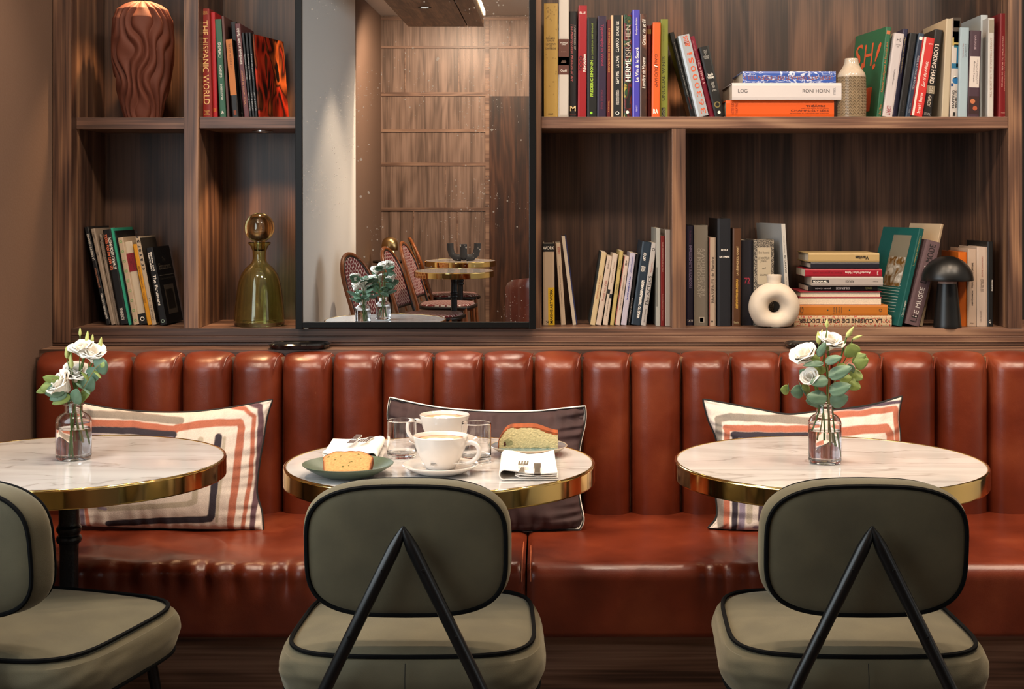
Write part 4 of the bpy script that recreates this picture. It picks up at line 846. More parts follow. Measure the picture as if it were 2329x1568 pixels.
# mushroom lamp
MBK = pm('satin_black_enamel', (.004, .004, .004), .36)
lp = empty('mushroom_lamp', at(2154.5, 4.175, ZL), label='black mushroom-shaped lamp with a domed shade, on the lower shelf', cat='lamp')
MB().lathe([(0, .0005), (.040, .0005), (.0405, .004), (.0395, .010), (.0285, .128), (.0275, .1285), (0, .1285)], 48).build('base', MBK, lp)
MB().lathe([(0, .1286), (.0265, .1286), (.0265, .137), (0, .137)], 40).build('neck', pm('frosted_acrylic', C('#a58b80'), .4), lp)
MB().lathe([(0, .142), (.06, .141), (.0735, .1375), (.0745, .139)]+[(.0745*math.cos(R(a)), .139+.0705*math.sin(R(a))) for a in range(6, 90, 6)]+[(0, .2095)], 56).build('shade', MBK, lp)

# ------------------------------------------------------------------ tables
def bistro_table(x, y, label, group, zt=.75, Rr=.348, col_r=1.0):
    t = empty('bistro_table', (x, y, 0), label=label, cat='table', group=group)
    MB().lathe([(0, zt-.034), (Rr-.006, zt-.034), (Rr-.006, zt-.0012), (Rr-.0075, zt), (0, zt)], 128).build('marble_top', MAR, t, ang=30)
    MB().lathe([(Rr-.0055, zt-.040), (Rr, zt-.0405), (Rr+.0005, zt-.039), (Rr+.0005, zt-.0375), (Rr+.0005, zt-.02), (Rr+.0005, zt-.0045), (Rr+.0005, zt-.003), (Rr-.0008, zt+.0006), (Rr-.003, zt+.0015), (Rr-.0055, zt+.0008), (Rr-.0058, zt-.002), (Rr-.0055, zt-.040)], 160).build('brass_rim', BRASS, t, ang=50)
    MB().box(-.09, .09, -.014, .014, zt-.052, zt-.0345).box(-.014, .014, -.09, .09, zt-.052, zt-.0345).build('bracket', IRON, t, smooth=False, bevel=.002)
    prof = [(.05, .05), (.035, .06), (.026, .09), (.022, .14), (.0215, .52)]
    z = .585
    prof += [(.0215, z-.022), (.026, z-.020), (.0285, z-.013), (.0265, z-.006), (.023, z-.003), (.024, z+.001), (.0275, z+.006), (.028, z+.013), (.0235, z+.019), (.0225, z+.024), (.0225, z+.085), (.0245, z+.09), (.0245, zt-.051)]
    def col(u, v): 
        k = v*(len(prof)-1); i = min(int(k), len(prof)-2); f = k-i
        r = prof[i][0]*(1-f)+prof[i+1][0]*f; zz = prof[i][1]*(1-f)+prof[i+1][1]*f
        if zz < z-.03: r *= 1-.05*abs(math.sin(8*pi*u))
        return (r*math.cos(2*pi*u), r*math.sin(2*pi*u), zz)
    MB().grid(64, 70, col, cu=True).build('column', IRON, t)
    for k in range(4):
        a = pi/4+k*pi/2; c, s = math.cos(a), math.sin(a)
        MB().tube([(c*.02, s*.02, .075), (c*.10, s*.10, .06), (c*.19, s*.19, .03), (c*.235, s*.235, .012)], [.022, .018, .014, .014], 10).build('foot', IRON, t)
    return t
T1 = (-1.078, 3.23); T2 = (-.236, 3.21); T3 = (.641, 3.22)
gt = 'marble bistro tables along the banquette'
bistro_table(*T1, 'round marble table with brass rim holding one flower vase, beside the brown wall', gt)
bistro_table(*T2, 'round marble table with brass rim laid with coffee and cake, in the middle', gt)
bistro_table(*T3, 'round marble table with brass rim holding one flower vase, on the right', gt)

# ------------------------------------------------------------------ chairs
def sup(a, n, hx, hy):
    c, s = math.cos(a), math.sin(a)
    return hx*math.copysign(abs(c)**(2/n), c), hy*math.copysign(abs(s)**(2/n), s)
def dense(pr, n=3):
    out = []
    for i in range(len(pr)-1):
        p = [pr[max(i-1, 0)], pr[i], pr[i+1], pr[min(i+2, len(pr)-1)]]
        for k in range(n):
            f = k/n; out.append(tuple(.5*((2*p[1][q])+(-p[0][q]+p[2][q])*f+(2*p[0][q]-5*p[1][q]+4*p[2][q]-p[3][q])*f*f+(-p[0][q]+3*p[1][q]-3*p[2][q]+p[3][q])*f**3) for q in (0, 1)))
    return out+[pr[-1]]
def make_chair():
    ch = empty('side_chair', (0, 0, 0))
    ZC_, hw, hh = .702, .191, .128
    tilt = R(7)
    def bp(x, y, z):       # pad local -> chair
        y += .30*x*x; zz = z*math.cos(tilt)+y*math.sin(tilt)*0; yy = y*math.cos(tilt)-z*math.sin(tilt)
        return (x, -.222+yy, ZC_+zz)
    prof = [(0, -.040), (.3, -.040), (.6, -.0395), (.82, -.037), (.91, -.033), (.945, -.030), (.972, -.024), (.992, -.012), (1, .002), (.995, .016), (.975, .027), (.945, .033), (.9, .038), (.7, .045), (.35, .050), (0, .051)]; prof = dense(prof, 3)
    def pad(u, v):
        k = v*(len(prof)-1); i = int(round(k)); r, y = prof[i]
        x, z = sup(2*pi*u, 3.7, hw*r, hh*r)
        if r > .97: y += .001*nz(u*60, v*9, 1)
        z *= 1-.10*(x/hw)**2 if z > 0 else 1-.04*(x/hw)**2
        return bp(x, y, z+.0015*nz(x*9, z*9, 3)*(r < .9))
    MB().grid(96, len(prof), pad, cu=True).build('backrest', OLIVE, ch)
    for y, r in ((-.0325, .95), (.0355, .948)):
        pts = []
        for i in range(96):
            x, z = sup(2*pi*i/96, 3.7, hw*r, hh*r); z *= 1-.10*(x/hw)**2 if z > 0 else 1-.04*(x/hw)**2
            pts.append(bp(x, y, z))
        MB().tube(pts, .0042, 6, closed=True).build('piping', PIPE, ch)
    # seat
    sp = [(0, .052), (.3, .051), (.6, .048), (.8, .042), (.9, .037), (.945, .0335), (.975, .031), (1.015, .022), (1.05, .002), (1.05, -.018), (1.03, -.038), (1.0, -.052), (.985, -.054), (.9, -.055), (0, -.055)]; sp = dense(sp, 4)
    def so(a, r):
        x, y = sup(a, 4.6, .238*r, .226*r); x *= 1+.035*(-y/.226)*-1*-1
        if y < 0: y -= .018*(1-(x/.24)**2)*r
        return x, y
    def seat(u, v):
        i = int(round(v*(len(sp)-1))); r, z = sp[i]; a = 2*pi*u; x, y = so(a, r)
        if 1.0 <= r: 
            k_ = min(1, (r-1)/.03); wv = nz(u*14+z*22, z*46-u*10, 4)*.013*(1.2 if abs(x) > .14 else .45)*k_; x *= 1+wv; y *= 1+wv
        z += -.004*(x/.236)**2 if i < 28 else 0
        return (x, y, .469+z+(.002*nz(x*8, y*8, 2) if i < 20 else 0))
    MB().grid(160, len(sp), seat, cu=True).build('seat', OLIVE, ch)
    for r, z in ((.962, .035), (1.003, -.054)):
        MB().tube([(*so(2*pi*i/120, r), .469+z) for i in range(120)], .0044, 6, closed=True).build('piping', PIPE, ch)
    MB().tube([(0, -.2615, .501), (0, -.2680, .477), (0, -.2670, .447), (0, -.2575, .417)], .0009, 5).build('seam', pm('olive_seam', C('#1c1912'), .9), ch)
    # inverted V rear legs
    ap = Vector((0, -.296, .752))
    for s in (-1, 1):
        mb = MB(); mb.tube([ap+Vector((-s*.001, 0, .004)), ap+Vector((s*.0055, .0, -.012)), ap+Vector((s*.016, .0, -.034)), (s*.128, -.297, .49), (s*.200, -.308, .34), (s*.345, -.345, .004)], [.003, .0085, .0118, .0118, .0118, .0115], 14)
        lg_ = mb.build('rear_leg', BLK, ch)
        for z_, dx in ((.680, .036), (.562, .095)):
            MB().lathe([(0, 0), (.0032, 0), (.0028, .0012), (0, .0014)], 12, M=Matrix.Translation((s*dx, -.3085, z_)) @ Matrix.Rotation(R(90), 4, 'X')).build('bolt', BLK, lg_)
    for s in (-1, 1):
        MB().tube([(s*.17, .15, .425), (s*.215, .215, .004)], [.0115, .0105], 12).build('front_leg', BLK, ch)
    MB().tube([(-.17, .15, .424), (-.18, -.20, .424), (.18, -.20, .424), (.17, .15, .424)], .009, 8, closed=True).build('seat_frame', BLK, ch)
    return ch
ch0 = make_chair()
gc = 'olive velvet chairs facing the banquette'
chs = [(-.253, 2.838, 0, 'olive velvet chair with black piping drawn up to the laid middle table', gc),
       (.588, 2.838, R(-1), 'olive velvet chair with black piping at the right table, white tag at its corner', gc),
       (-1.022, 2.835, R(-17), 'olive velvet chair cut by the left edge of the picture, beside the brown wall', gc)]
CH = []
for i, (x, y, rz, lab, g) in enumerate(chs):
    o = ch0 if i == 0 else copy_tree(ch0)
    o.location = (x, y, 0); o.rotation_euler = (0, 0, rz); tag(o, lab, 'chair', g); CH.append(o)
TAGM = pm('white_woven_tag', C('#cfc6ba'), .8)
MB().box(-.012, .002, -.001, .001, -.006, .010).build('care_tag', TAGM, CH[0], smooth=False, loc=(-.208, -.208, .420)).rotation_euler = (0, R(50), R(-38))
tg = MB().box(-.008, .008, -.0008, .0008, -.010, .010).build('care_tag', TAGM, CH[1], smooth=False, loc=(-.1985, -.229, .412)); tg.rotation_euler = (R(8), R(-4), R(-25))
decals([O(0, 0, .40, '#2a2826'), T('m', 'r', -.2, -.15, .2, .15, '#2a2826', bold=1)], {'S': (Vector((0, -.0009, 0)), Vector((.016, 0, 0)), Vector((0, 0, .02)), Vector((0, -1, 0)))}, tg)

# ------------------------------------------------------------------ cushions
def pillow(name, label, top, right, bottom, left, DT, DBt, thick, colfn, pipes, mat, wr=1.0, seed=0, nu=170, nv=110):
    """outline curves in photo pixels, lists of points; the pad stands on the seat and leans on the back"""
    def interp(pts, t):
        L_ = [0]
        for a, b in zip(pts, pts[1:]): L_.append(L_[-1]+math.dist(a, b))
        s = t*L_[-1]
        for i in range(len(pts)-1):
            if s <= L_[i+1]+1e-9:
                f = (s-L_[i])/(L_[i+1]-L_[i]+1e-9); break
        p = [pts[max(i-1, 0)], pts[i], pts[i+1], pts[min(i+2, len(pts)-1)]]
        return tuple(.5*((2*p[1][k])+(-p[0][k]+p[2][k])*f+(2*p[0][k]-5*p[1][k]+4*p[2][k]-p[3][k])*f*f+(-p[0][k]+3*p[1][k]-3*p[2][k]+p[3][k])*f**3) for k in (0, 1))
    ys = [p[1] for p in top+bottom]; y0, y1 = min(ys), max(ys)
    base = Vector(P(sum(p[0] for p in bottom)/len(bottom), y1, DBt)); o = empty(name, base, label=label, cat='cushion')
    def pt(u, v):
        a, b = interp(bottom, u), interp(top, u); c, d = interp(left, v), interp(right, v)
        x = (1-v)*a[0]+v*b[0]+(1-u)*c[0]+u*d[0]-((1-u)*(1-v)*bottom[0][0]+u*(1-v)*bottom[-1][0]+(1-u)*v*top[0][0]+u*v*top[-1][0])
        y = (1-v)*a[1]+v*b[1]+(1-u)*c[1]+u*d[1]-((1-u)*(1-v)*bottom[0][1]+u*(1-v)*bottom[-1][1]+(1-u)*v*top[0][1]+u*v*top[-1][1])
        return x, y
    cols = []
    def side(sg):
        def fn(u, v):
            x, y = pt(u, v); k = (y1-y)/(y1-y0); D = DBt+(DT-DBt)*k
            e = max(0, (1-(2*u-1)**2))**.55*max(0, (1-(2*v-1)**2))**.55
            q = Vector(P(x, y, D))-base
            edge = min(u, 1-u, v*.65, (1-v)*.65)
            r = math.exp(-(edge/.09)**1.2)*min(1, edge/.02)
            w1 = nz(u*3+seed, v*16, seed)*min(1, edge/.02)*math.exp(-(min(u, 1-u)/.16)**2)+nz(u*22, v*3+seed, seed+3)*min(1, edge/.02)*math.exp(-(min(v, 1-v)/.16)**2)
            q.y -= (thick*e if sg > 0 else -thick*.45*e)+ (sg*wr*(.008*w1+.004*nz(u*7+seed, v*6, seed+5)*e))
            cols.append(colfn(x, y, u, v)); return q
        return fn
    mb = MB().grid(nu, nv, side(1)); mb.grid(nu, nv, side(-1))
    mb.build('cushion_cover', mat, o, cols=cols)
    outline = [(i/60, 0) for i in range(60)]+[(1, i/40) for i in range(40)]+[(1-i/60, 1) for i in range(60)]+[(0, 1-i/40) for i in range(40)]
    for off, r, m in pipes:
        pts = []
        for u, v in outline:
            x, y = pt(u, v); k = (y1-y)/(y1-y0); D = DBt+(DT-DBt)*k; pts.append(Vector(P(x, y, D))-base+Vector((0, off, 0)))
        MB().tube(pts, r, 6, closed=True).build('piping', m, o)
    return o
def seg(p, a, b):
    ax, ay = a; bx, by = b; dx, dy = bx-ax, by-ay; t = max(0, min(1, ((p[0]-ax)*dx+(p[1]-ay)*dy)/(dx*dx+dy*dy+1e-9)))
    return math.hypot(p[0]-ax-t*dx, p[1]-ay-t*dy)
cream = C('#d0c4ba')
def strokes(S):
    S = [(pts, w_, C(c)) for pts, w_, c in S]
    bx_ = {id(p): (min(q[0] for q in p)-w_, min(q[1] for q in p)-w_, max(q[0] for q in p)+w_, max(q[1] for q in p)+w_) for p, w_, c in S}
    def fn(x, y, u, v):
        x_ = x+1.5*nz(x*.03, y*.03, 1); y_ = y+1.5*nz(x*.03, y*.03, 7); col = cream
        for pts, w_, c in S:
            best = 0
            if not (bx_[id(pts)][0] < x_ < bx_[id(pts)][2] and bx_[id(pts)][1] < y_ < bx_[id(pts)][3]): continue
            for a, b in zip(pts, pts[1:]):
                k2 = (w_/2-seg((x_, y_), a, b))/2.2+.5
                if k2 > 0: k2 = min(1, k2); best = max(best, k2)
                if best >= 1: break
            if best > 0: col = tuple(p_*(1-best)+q_*best for p_, q_ in zip(col, c))
        k = 1+.10*nz(x*.9, y*.9, 3)+.16*nz(x*1.9, y*1.9, 5)
        return tuple(q*k for q in col)
    return fn
GY, TC, NV, LV, BG = '#837b72', '#a4604a', '#2e2832', '#83788a', '#aa9f8e'
printA = strokes([([(150, 938), (250, 940), (418, 953)], 15, GY), ([(150, 956), (300, 960), (412, 971)], 15, TC), ([(412, 968), (480, 958), (552, 957), (556, 970), (545, 1080), (527, 1210)], 16, TC),
    ([(150, 972), (300, 974), (408, 982)], 15, NV), ([(150, 986), (405, 993)], 13, LV), ([(500, 922), (560, 928), (582, 945), (575, 1080), (553, 1215)], 9, TC), ([(560, 912), (594, 925), (596, 960), (588, 1090), (574, 1215)], 12, '#5a4048'),
    ([(506, 988), (504, 1060), (490, 1165), (484, 1174), (380, 1176), (255, 1186)], 16, NV), ([(519, 990), (516, 1060), (500, 1180)], 7, BG), ([(468, 992), (455, 1130), (440, 1136), (238, 1150)], 13, BG),
    ([(166, 1140), (172, 1210)], 8, TC), ([(178, 1140), (182, 1210)], 13, NV), ([(192, 1130), (196, 1210)], 13, LV), ([(204, 1130), (208, 1210)], 9, TC), ([(237, 1147), (252, 1150)], 8, LV), ([(430, 935), (560, 918)], 5, TC)])
LINP = pm('printed_linen', C('#d9c6b2'), .9, bump=.35, bscale=650, attr=True, sheen=.1)
BPIPE = pm('black_cotton_piping', (.010, .009, .009), .8)
pillow('printed_cushion', 'cream linen cushion printed with grey, rust and navy bands, behind the left table', 
       [(172, 908), (200, 921), (300, 936), (420, 939), (520, 929), (618, 911)], [(597, 1206), (594, 1165), (583, 1120), (588, 1060), (598, 1000), (606, 950), (618, 911)],
       [(160, 1196), (300, 1200), (450, 1203), (597, 1206)], [(160, 1196), (172, 1120), (168, 1040), (176, 960), (172, 908)], 3.885, 3.748, .075, printA, [(.004, .0036, BPIPE)], LINP, seed=2, nu=300, nv=190)
printC = strokes([([(1660, 946), (1760, 950), (1842, 955)], 16, GY), ([(1632, 952), (1632, 1060), (1640, 1220)], 15, GY), ([(1632, 952), (1660, 945)], 16, GY),
    ([(1648, 970), (1842, 970)], 14, TC), ([(1650, 970), (1650, 1220)], 13, TC), ([(1664, 984), (1840, 984)], 14, NV), ([(1668, 984), (1668, 1220)], 14, NV), ([(1680, 997), (1840, 997)], 12, LV), ([(1684, 997), (1684, 1220)], 14, LV),
    ([(1898, 931), (1960, 926), (2046, 913)], 7, '#4a3a48'), ([(1896, 942), (1960, 937), (2034, 928), (2037, 1060), (2036, 1220)], 13, TC), ([(2047, 920), (2048, 1220)], 6, '#5a4048'), ([(1905, 976), (1960, 972), (2010, 970), (2018, 985), (2018, 1220)], 19, TC),
    ([(1700, 1010), (1700, 1180)], 13, BG), ([(1733, 1090), (1733, 1176)], 28, '#4a3c46'), ([(1712, 1195), (1800, 1200)], 8, LV)])
pillow('printed_cushion', 'cream linen cushion printed with concentric bands and black edging, behind the right table',
       [(1600, 910), (1650, 919), (1720, 932), (1790, 944), (1850, 939), (1920, 932), (1990, 921), (2051, 903)], [(2040, 1203), (2046, 1150), (2042, 1080), (2047, 1000), (2043, 950), (2051, 903)],
       [(1612, 1202), (1700, 1206), (1900, 1206), (2040, 1203)], [(1612, 1202), (1632, 1172), (1627, 1100), (1632, 1010), (1612, 955), (1600, 910)], 3.885, 3.748, .072, printC, [(.003, .0042, BPIPE)], LINP, seed=5, nu=300, nv=190)
VEL = pm('aubergine_velvet', C('#3a2626'), .8, sheen=.45, bump=.1, bscale=400, var=.25, vscale=18)
pillow('velvet_cushion', 'dark aubergine velvet cushion with cream and black piping, behind the middle table',
       [(888, 905), (930, 915), (1000, 928), (1080, 935), (1150, 937), (1220, 936), (1280, 930), (1330, 925)], [(1318, 1203), (1326, 1180), (1316, 1120), (1316, 1030), (1330, 960), (1330, 925)],
       [(890, 1200), (1000, 1204), (1180, 1206), (1318, 1203)], [(890, 1200), (896, 1100), (888, 1000), (883, 940), (888, 905)], 3.885, 3.748, .085, lambda x, y, u, v: (1, 1, 1), [(-.004, .0040, LINEN), (.006, .0026, BPIPE), (-.0095, .0018, BPIPE)], VEL, wr=2.6, seed=9)
# ------------------------------------------------------------------ tableware on the middle table
ZT = .7505
def tp(px, py, z=ZT):      # a point of the table plane seen at this pixel
    D = F*(H-z)/(py-YV); return ((px-XV)*D/F, D, z)
def cup(px, D, handle, lab):
    o = empty('coffee_cup', ((px-XV)*D/F, D, ZT+.0085), handle, lab, 'cup', 'coffee cups on the middle table')
    pr = [(0, .002), (.026, .002), (.031, .0), (.033, .002), (.036, .008), (.045, .022), (.052, .038), (.0565, .054), (.0592, .066), (.0597, .0685), (.0585, .0700), (.0570, .0685), (.0540, .054), (.049, .038), (.041, .020), (.032, .009), (0, .006)]
    MB().lathe(pr, 64).build('cup_body', CHINA, o)
    hp = [(.0545, 0, .053), (.067, 0, .0565), (.080, 0, .052), (.0865, 0, .040), (.083, 0, .027), (.071, 0, .016), (.056, 0, .012), (.043, 0, .013)]
    def sm(pts, n=5):
        out = []
        for i in range(len(pts)-1):
            p = [Vector(pts[max(i-1, 0)]), Vector(pts[i]), Vector(pts[i+1]), Vector(pts[min(i+2, len(pts)-1)])]
            for k in range(n):
                f = k/n; out.append(.5*(2*p[1]+(p[2]-p[0])*f+(2*p[0]-5*p[1]+4*p[2]-p[3])*f*f+(-p[0]+3*p[1]-3*p[2]+p[3])*f**3))
        return out+[Vector(pts[-1])]
    MB().tube(sm(hp), .0052, 10).build('handle', CHINA, o)
    # coffee with milk foam
    br, mid_, milk = C('#6a3414'), C('#b9742c'), C('#efe2cf'); cols = []
    def cf(u, v):
        a = 2*pi*u; r = .0565*v; x, y = r*math.cos(a), r*math.sin(a); c, s = math.cos(-handle), math.sin(-handle)
        wx, wy = x*c-y*s*-1*-1, y
        hx, hy = x/.03, (y+.012)/.026
        heart = hx*hx+(hy-.5*abs(hx))**2
        k = nz(x*90, y*90, 2)*.3+nz(x*300, y*300, 1)*.25
        c_ = milk if heart+k*.5 < 1 else (tuple(m*.8+b*.2 for m, b in zip(mid_, milk)) if v+k*.12 < .86 else (br if v+k*.15 > .90 else mid_))
        cols.append(c_); return (x, y, .0615+.0006*nz(x*60, y*60))
    MB().grid(64, 26, cf, cu=True).build('coffee', pm('coffee_foam', C('#b9742c'), .35, attr=True), o, cols=cols)
    return o
def saucer(px, D, lab, r=.0825, col=None, name='saucer', cat='saucer', prof=None, mat=None, group=None):
    o = empty(name, ((px-XV)*D/F, D, ZT), 0, lab, cat, group)
    pr = prof or [(0, .004), (.04, .0015), (.042, 0), (.046, .001), (.060, .006), (.076, .0145), (.0820, .0185), (.0826, .0200), (.0815, .0205), (.074, .0165), (.056, .0095), (.042, .0065), (.036, .0078), (0, .0078)]
    MB().lathe(pr, 72, cap=pr[-1][0] < .01).build(name+'_body' if name == 'saucer' else 'dish', mat or CHINA, o); return o
saucer(1002, 3.075, 'white china saucer under the front coffee cup', group='saucers on the middle table')
saucer(1011, 3.395, 'white china saucer under the rear coffee cup', group='saucers on the middle table')
cup(1002, 3.095, R(-12), 'white china cup of milky coffee with its handle to the right, at the front')
cup(1011, 3.405, R(192), 'white china cup of milky coffee with its handle to the left, at the back')
sn = empty('teaspoon', tp(1056, 1056, ZT+.019), R(200), 'small steel teaspoon resting on the front saucer behind the cup handle', 'spoon')
MB().tube([(-.025, 0, 0), (.03, 0, .003), (.075, 0, .004)], [.0018, .0016, .003], 8).grid(16, 8, lambda u, v: ((-.042+.019*v*math.cos(2*pi*u)), .011*v*math.sin(2*pi*u), -.003*(1-v*v)), cu=True).build('spoon_body', STEEL, sn)
def tumbler(px, D, lab):
    o = empty('water_glass', ((px-XV)*D/F, D, ZT+.0003), 0, lab, 'glass', 'empty tumblers on the middle table'); r = .0338
    MB().lathe([(0, 0), (r-.003, 0), (r-.0008, .0015), (r, .006), (r, .03), (r, .06), (r, .082), (r, .084), (r-.0006, .0853), (r-.0015, .0848), (r-.0017, .083), (r-.0017, .06), (r-.0017, .03), (r-.0017, .016), (r-.0022, .013), (r-.004, .0115), (0, .0095)], 64).build('glass_body', GLASS, o)
    return o
tumbler(913.5, 3.27, 'clear straight-sided empty glass tumbler left of the coffee cups')
tumbler(1083.5, 3.23, 'clear straight-sided empty glass tumbler right of the coffee cups')
# plates
PLG = pm('sage_green_stoneware', C('#4f5a48'), .35, bump=.1, bscale=300, var=.12, vscale=200)
saucer(791.5, 3.045, 'sage green stoneware plate holding the loaf slice, front left of the middle table', name='green_plate', cat='plate', mat=PLG,
       prof=[(0, .003), (.045, .002), (.048, 0), (.052, .001), (.070, .009), (.090, .0205), (.0965, .0255), (.0972, .0270), (.0960, .0275), (.088, .0230), (.066, .0120), (.05, .0065), (0, .006)])
pb = saucer(1202.5, 3.305, 'pale blue plate with a cream rim under the wedge of cake, middle table', name='blue_plate', cat='plate', mat=pm('cream_glaze', C('#b5a48f'), .2, coat=.4),
       prof=[(0, .003), (.045, .0025), (.048, 0), (.052, .001), (.070, .008), (.084, .0165), (.0890, .0205), (.0897, .0218), (.0885, .0225), (.0865, .0215)])
MB().lathe([(.0868, .0212), (.078, .0165), (.062, .0090), (.048, .0065), (0, .006)], 72).build('blue_glaze', pm('blue_glaze', C('#5d7d86'), .08, coat=.6), pb)
# slice of loaf cake
ls = empty('loaf_cake_slice', (tp(791, 1069, ZT+.0125)[0], 3.028, ZT+.0095), R(0), 'slice of golden loaf cake with a brown crust, leaning on the green plate', 'cake')
ls.rotation_euler = (R(-46), 0, R(2))
cr, cm = C('#7a3c18'), C('#c98f56')
def loaf(x):    # top outline height at x in -1..1
    return .058*(1-.30*abs(x)**3.2)+.004*nz(x*3, 2, 2)
cols = []; Lh = .054
def slab(front):
    def fn(u, v):
        s = 2*u-1; h = loaf(s); z = h*v; x = Lh*s*(1-.10*(1-v)*1)
        e = min(u*Lh*2, (1-u)*Lh*2, v*h, (1-v)*h)
        k = nz(x*220, z*220, 4); 
        c = cr if e < .0022+.0012*k else (tuple(a*.75+b*.25 for a, b in zip(cm, cr)) if e < .006+.003*k else tuple(q*(1+.22*k) for q in cm))
        if nz(x*160, z*160, 9) > .52 and e > .005: c = C('#5a5a24')
        cols.append(c); y = (0 if front else .024)+.0007*nz(x*300, z*300, 1)*min(1, e/.002)
        if e < .002: y += (.0015 if front else -.0015)
        return (x, y, z)
    return fn
mb = MB().grid(70, 40, slab(True)); n0 = len(mb.v); mb.grid(70, 40, slab(False))
idx = [i for i in range(70)]+[j*70+69 for j in range(1, 40)]+[39*70+i for i in range(68, -1, -1)]+[j*70 for j in range(38, 0, -1)]
N = len(idx); b0 = len(mb.v); mb.f += [(idx[i], idx[(i+1) % N], n0+idx[(i+1) % N], n0+idx[i]) for i in range(N)]; mb.m += [0]*N
mb.build('slice_body', pm('baked_crumb', cm, .85, bump=.6, bscale=350, attr=True), ls, cols=cols)
# wedge of fruit cake
wk = empty('fruit_cake_wedge', ((1201-XV)*3.27/F, 3.262, ZT+.0140), R(0), 'thick wedge of pale fruit cake with an orange brown top, on the blue plate', 'cake')
ot, cb_, fr_ = C('#8a4218'), C('#cdbb88'), C('#9a9468'); cols = []; Wk = .0685
def wh(s):
    b = 1-max(0, (-s-.45)/.55)**2.6*.62; return .0560*b*(1-.24*smooth01((s-.15)/.85))
def wedge(front):
    def fn(u, v):
        s = 2*u-1; h = wh(s); z = h*v; x = Wk*s; y = 0 if front else .058-.014*abs(s)
        k = nz(x*200, z*200, 4); et = (1-v)*h; el = u*2*Wk
        c = tuple(q*(1+.22*k) for q in cb_)
        for fx, fz, rx, rz in ((-.045, .020, .011, .008), (-.022, .004, .012, .005), (.018, .006, .012, .005), (.045, .006, .005, .006), (-.003, .005, .008, .004)):
            if ((x-fx)/rx)**2+((z-fz)/rz)**2 < 1+.4*k: c = tuple(q*(1+.1*k) for q in fr_)
        if ((x+.053)/.003)**2+((z-.017)/.006)**2 < 1: c = C('#4a1a10')
        if et < .0025+.003*nz(x*60, 3, 1)+.003*smooth01((s-.1)*2)*.9 or el < .003: c = tuple(q*(1+.5*nz(x*90, z*90, 3)) for q in ot)
        cols.append(c); return (x, y+.0008*nz(x*300, z*300, 1), z)
    return fn
mb = MB().grid(90, 44, wedge(True)); n0 = len(mb.v); mb.grid(90, 44, wedge(False))
idx = [i for i in range(90)]+[j*90+89 for j in range(1, 44)]+[43*90+i for i in range(88, -1, -1)]+[j*90 for j in range(42, 0, -1)]
N = len(idx); mb.f += [(idx[i], idx[(i+1) % N], n0+idx[(i+1) % N], n0+idx[i]) for i in range(N)]; mb.m += [0]*N
mb.build('wedge_body', pm('baked_crumb', cm, .85, bump=.6, bscale=350, attr=True), wk, cols=cols)
# napkins
def napkin(loc, rz, w_, d_, lab, seed=0, flat=1.0):
    o = empty('linen_napkin', loc, rz, lab, 'napkin', 'folded napkins on the middle table')
    hw = w_/2; path = []
    def add(*p): path.extend(p)
    # a long folded strip seen end-on: outer wrap, then inner layers
    add((hw, .0022), (hw*.3, .0020), (-hw*.75, .0022))
    for k in range(9):
        a = -pi/2-pi*k/8; path.append((-hw*.78+.0105*math.cos(a), .0125*flat+.0105*flat*math.sin(a)))
    add((-hw*.4, .0205*flat), (0, .0165*flat), (hw*.5, .0150*flat), (hw*.97, .0165*flat))
    inner = [(hw*.97, .0120*flat), (hw*.3, .0095*flat), (-hw*.25, .0130*flat), (-hw*.42, .0105*flat), (-hw*.25, .0065*flat), (hw*.3, .0060*flat), (hw, .0062*flat)]
    mb = MB()
    for pth, tk in ((path, .0022), (inner, .0021)):
        n = len(pth); poly = []
        for s in (1, -1):
            rng = range(n) if s == 1 else range(n-1, -1, -1)
            for i in rng:
                a = Vector((*pth[max(i-1, 0)], 0)); b = Vector((*pth[min(i+1, n-1)], 0)); t = (b-a).normalized(); nn = Vector((-t.y, t.x))*tk/2*s
                poly.append((pth[i][0]+nn.x, pth[i][1]+nn.y))
        M_ = len(poly); ny = 28; v = []
        for j in range(ny):
            y = d_*j/(ny-1)
            for k, (x, z) in enumerate(poly):
                lift = .006*smooth01((x-hw*.3)/(hw*.6))*smooth01((j/(ny-1)-.6)/.4)+.0012*nz(x*40, y*25, seed)
                sag = -.002*math.exp(-((x-hw*.2)/(hw*.35))**2)*smooth01((z-.01)/.006)
                v.append((x*(1-.02*(j/(ny-1))), y, max(.0006, z+(lift+sag if z > .009 else 0))))
        f = [(j*M_+k, j*M_+(k+1) % M_, (j+1)*M_+(k+1) % M_, (j+1)*M_+k) for j in range(ny-1) for k in range(M_)]
        f += [(i, i+1, M_-2-i, M_-1-i) for i in range(M_//2-1)]+[((ny-1)*M_+M_-1-i, (ny-1)*M_+M_-2-i, (ny-1)*M_+i+1, (ny-1)*M_+i) for i in range(M_//2-1)]
        mb.add(v, f)
    mb.build('folded_cloth', LINEN, o); return o
def fork(loc, rot, lab, L_=.098, sc=1.0):
    o = empty('fork', loc, 0, lab, 'fork', 'forks on the napkins'); o.rotation_euler = rot; mb = MB()
    mb.box(-.0052, .0052, 0, .052, 0, .0024)
    for i in range(0, 4): mb.v[i] = (mb.v[i][0], mb.v[i][1], mb.v[i][2])
    mb.v = [(x*(1.35-y/.052*.85), y, z) for x, y, z in mb.v]
    mb.box(-.0024, .0024, .050, .062, .0003, .0026).box(-.0108, .0108, .060, .070, .0004, .0026)
    for k in range(4): mb.box(-.0108+.0059*k, -.0108+.0059*k+.0038, .0695, .0695+.030, .0006, .0024)
    mb.v = [(x*sc, y*sc, z+.010*math.sin(max(0, y-.045)/.055*pi/2)**2*0+.003*(y > .055)) for x, y, z in mb.v]
    mb.build('fork_body', STEEL, o, smooth=False, bevel=.0006); return o
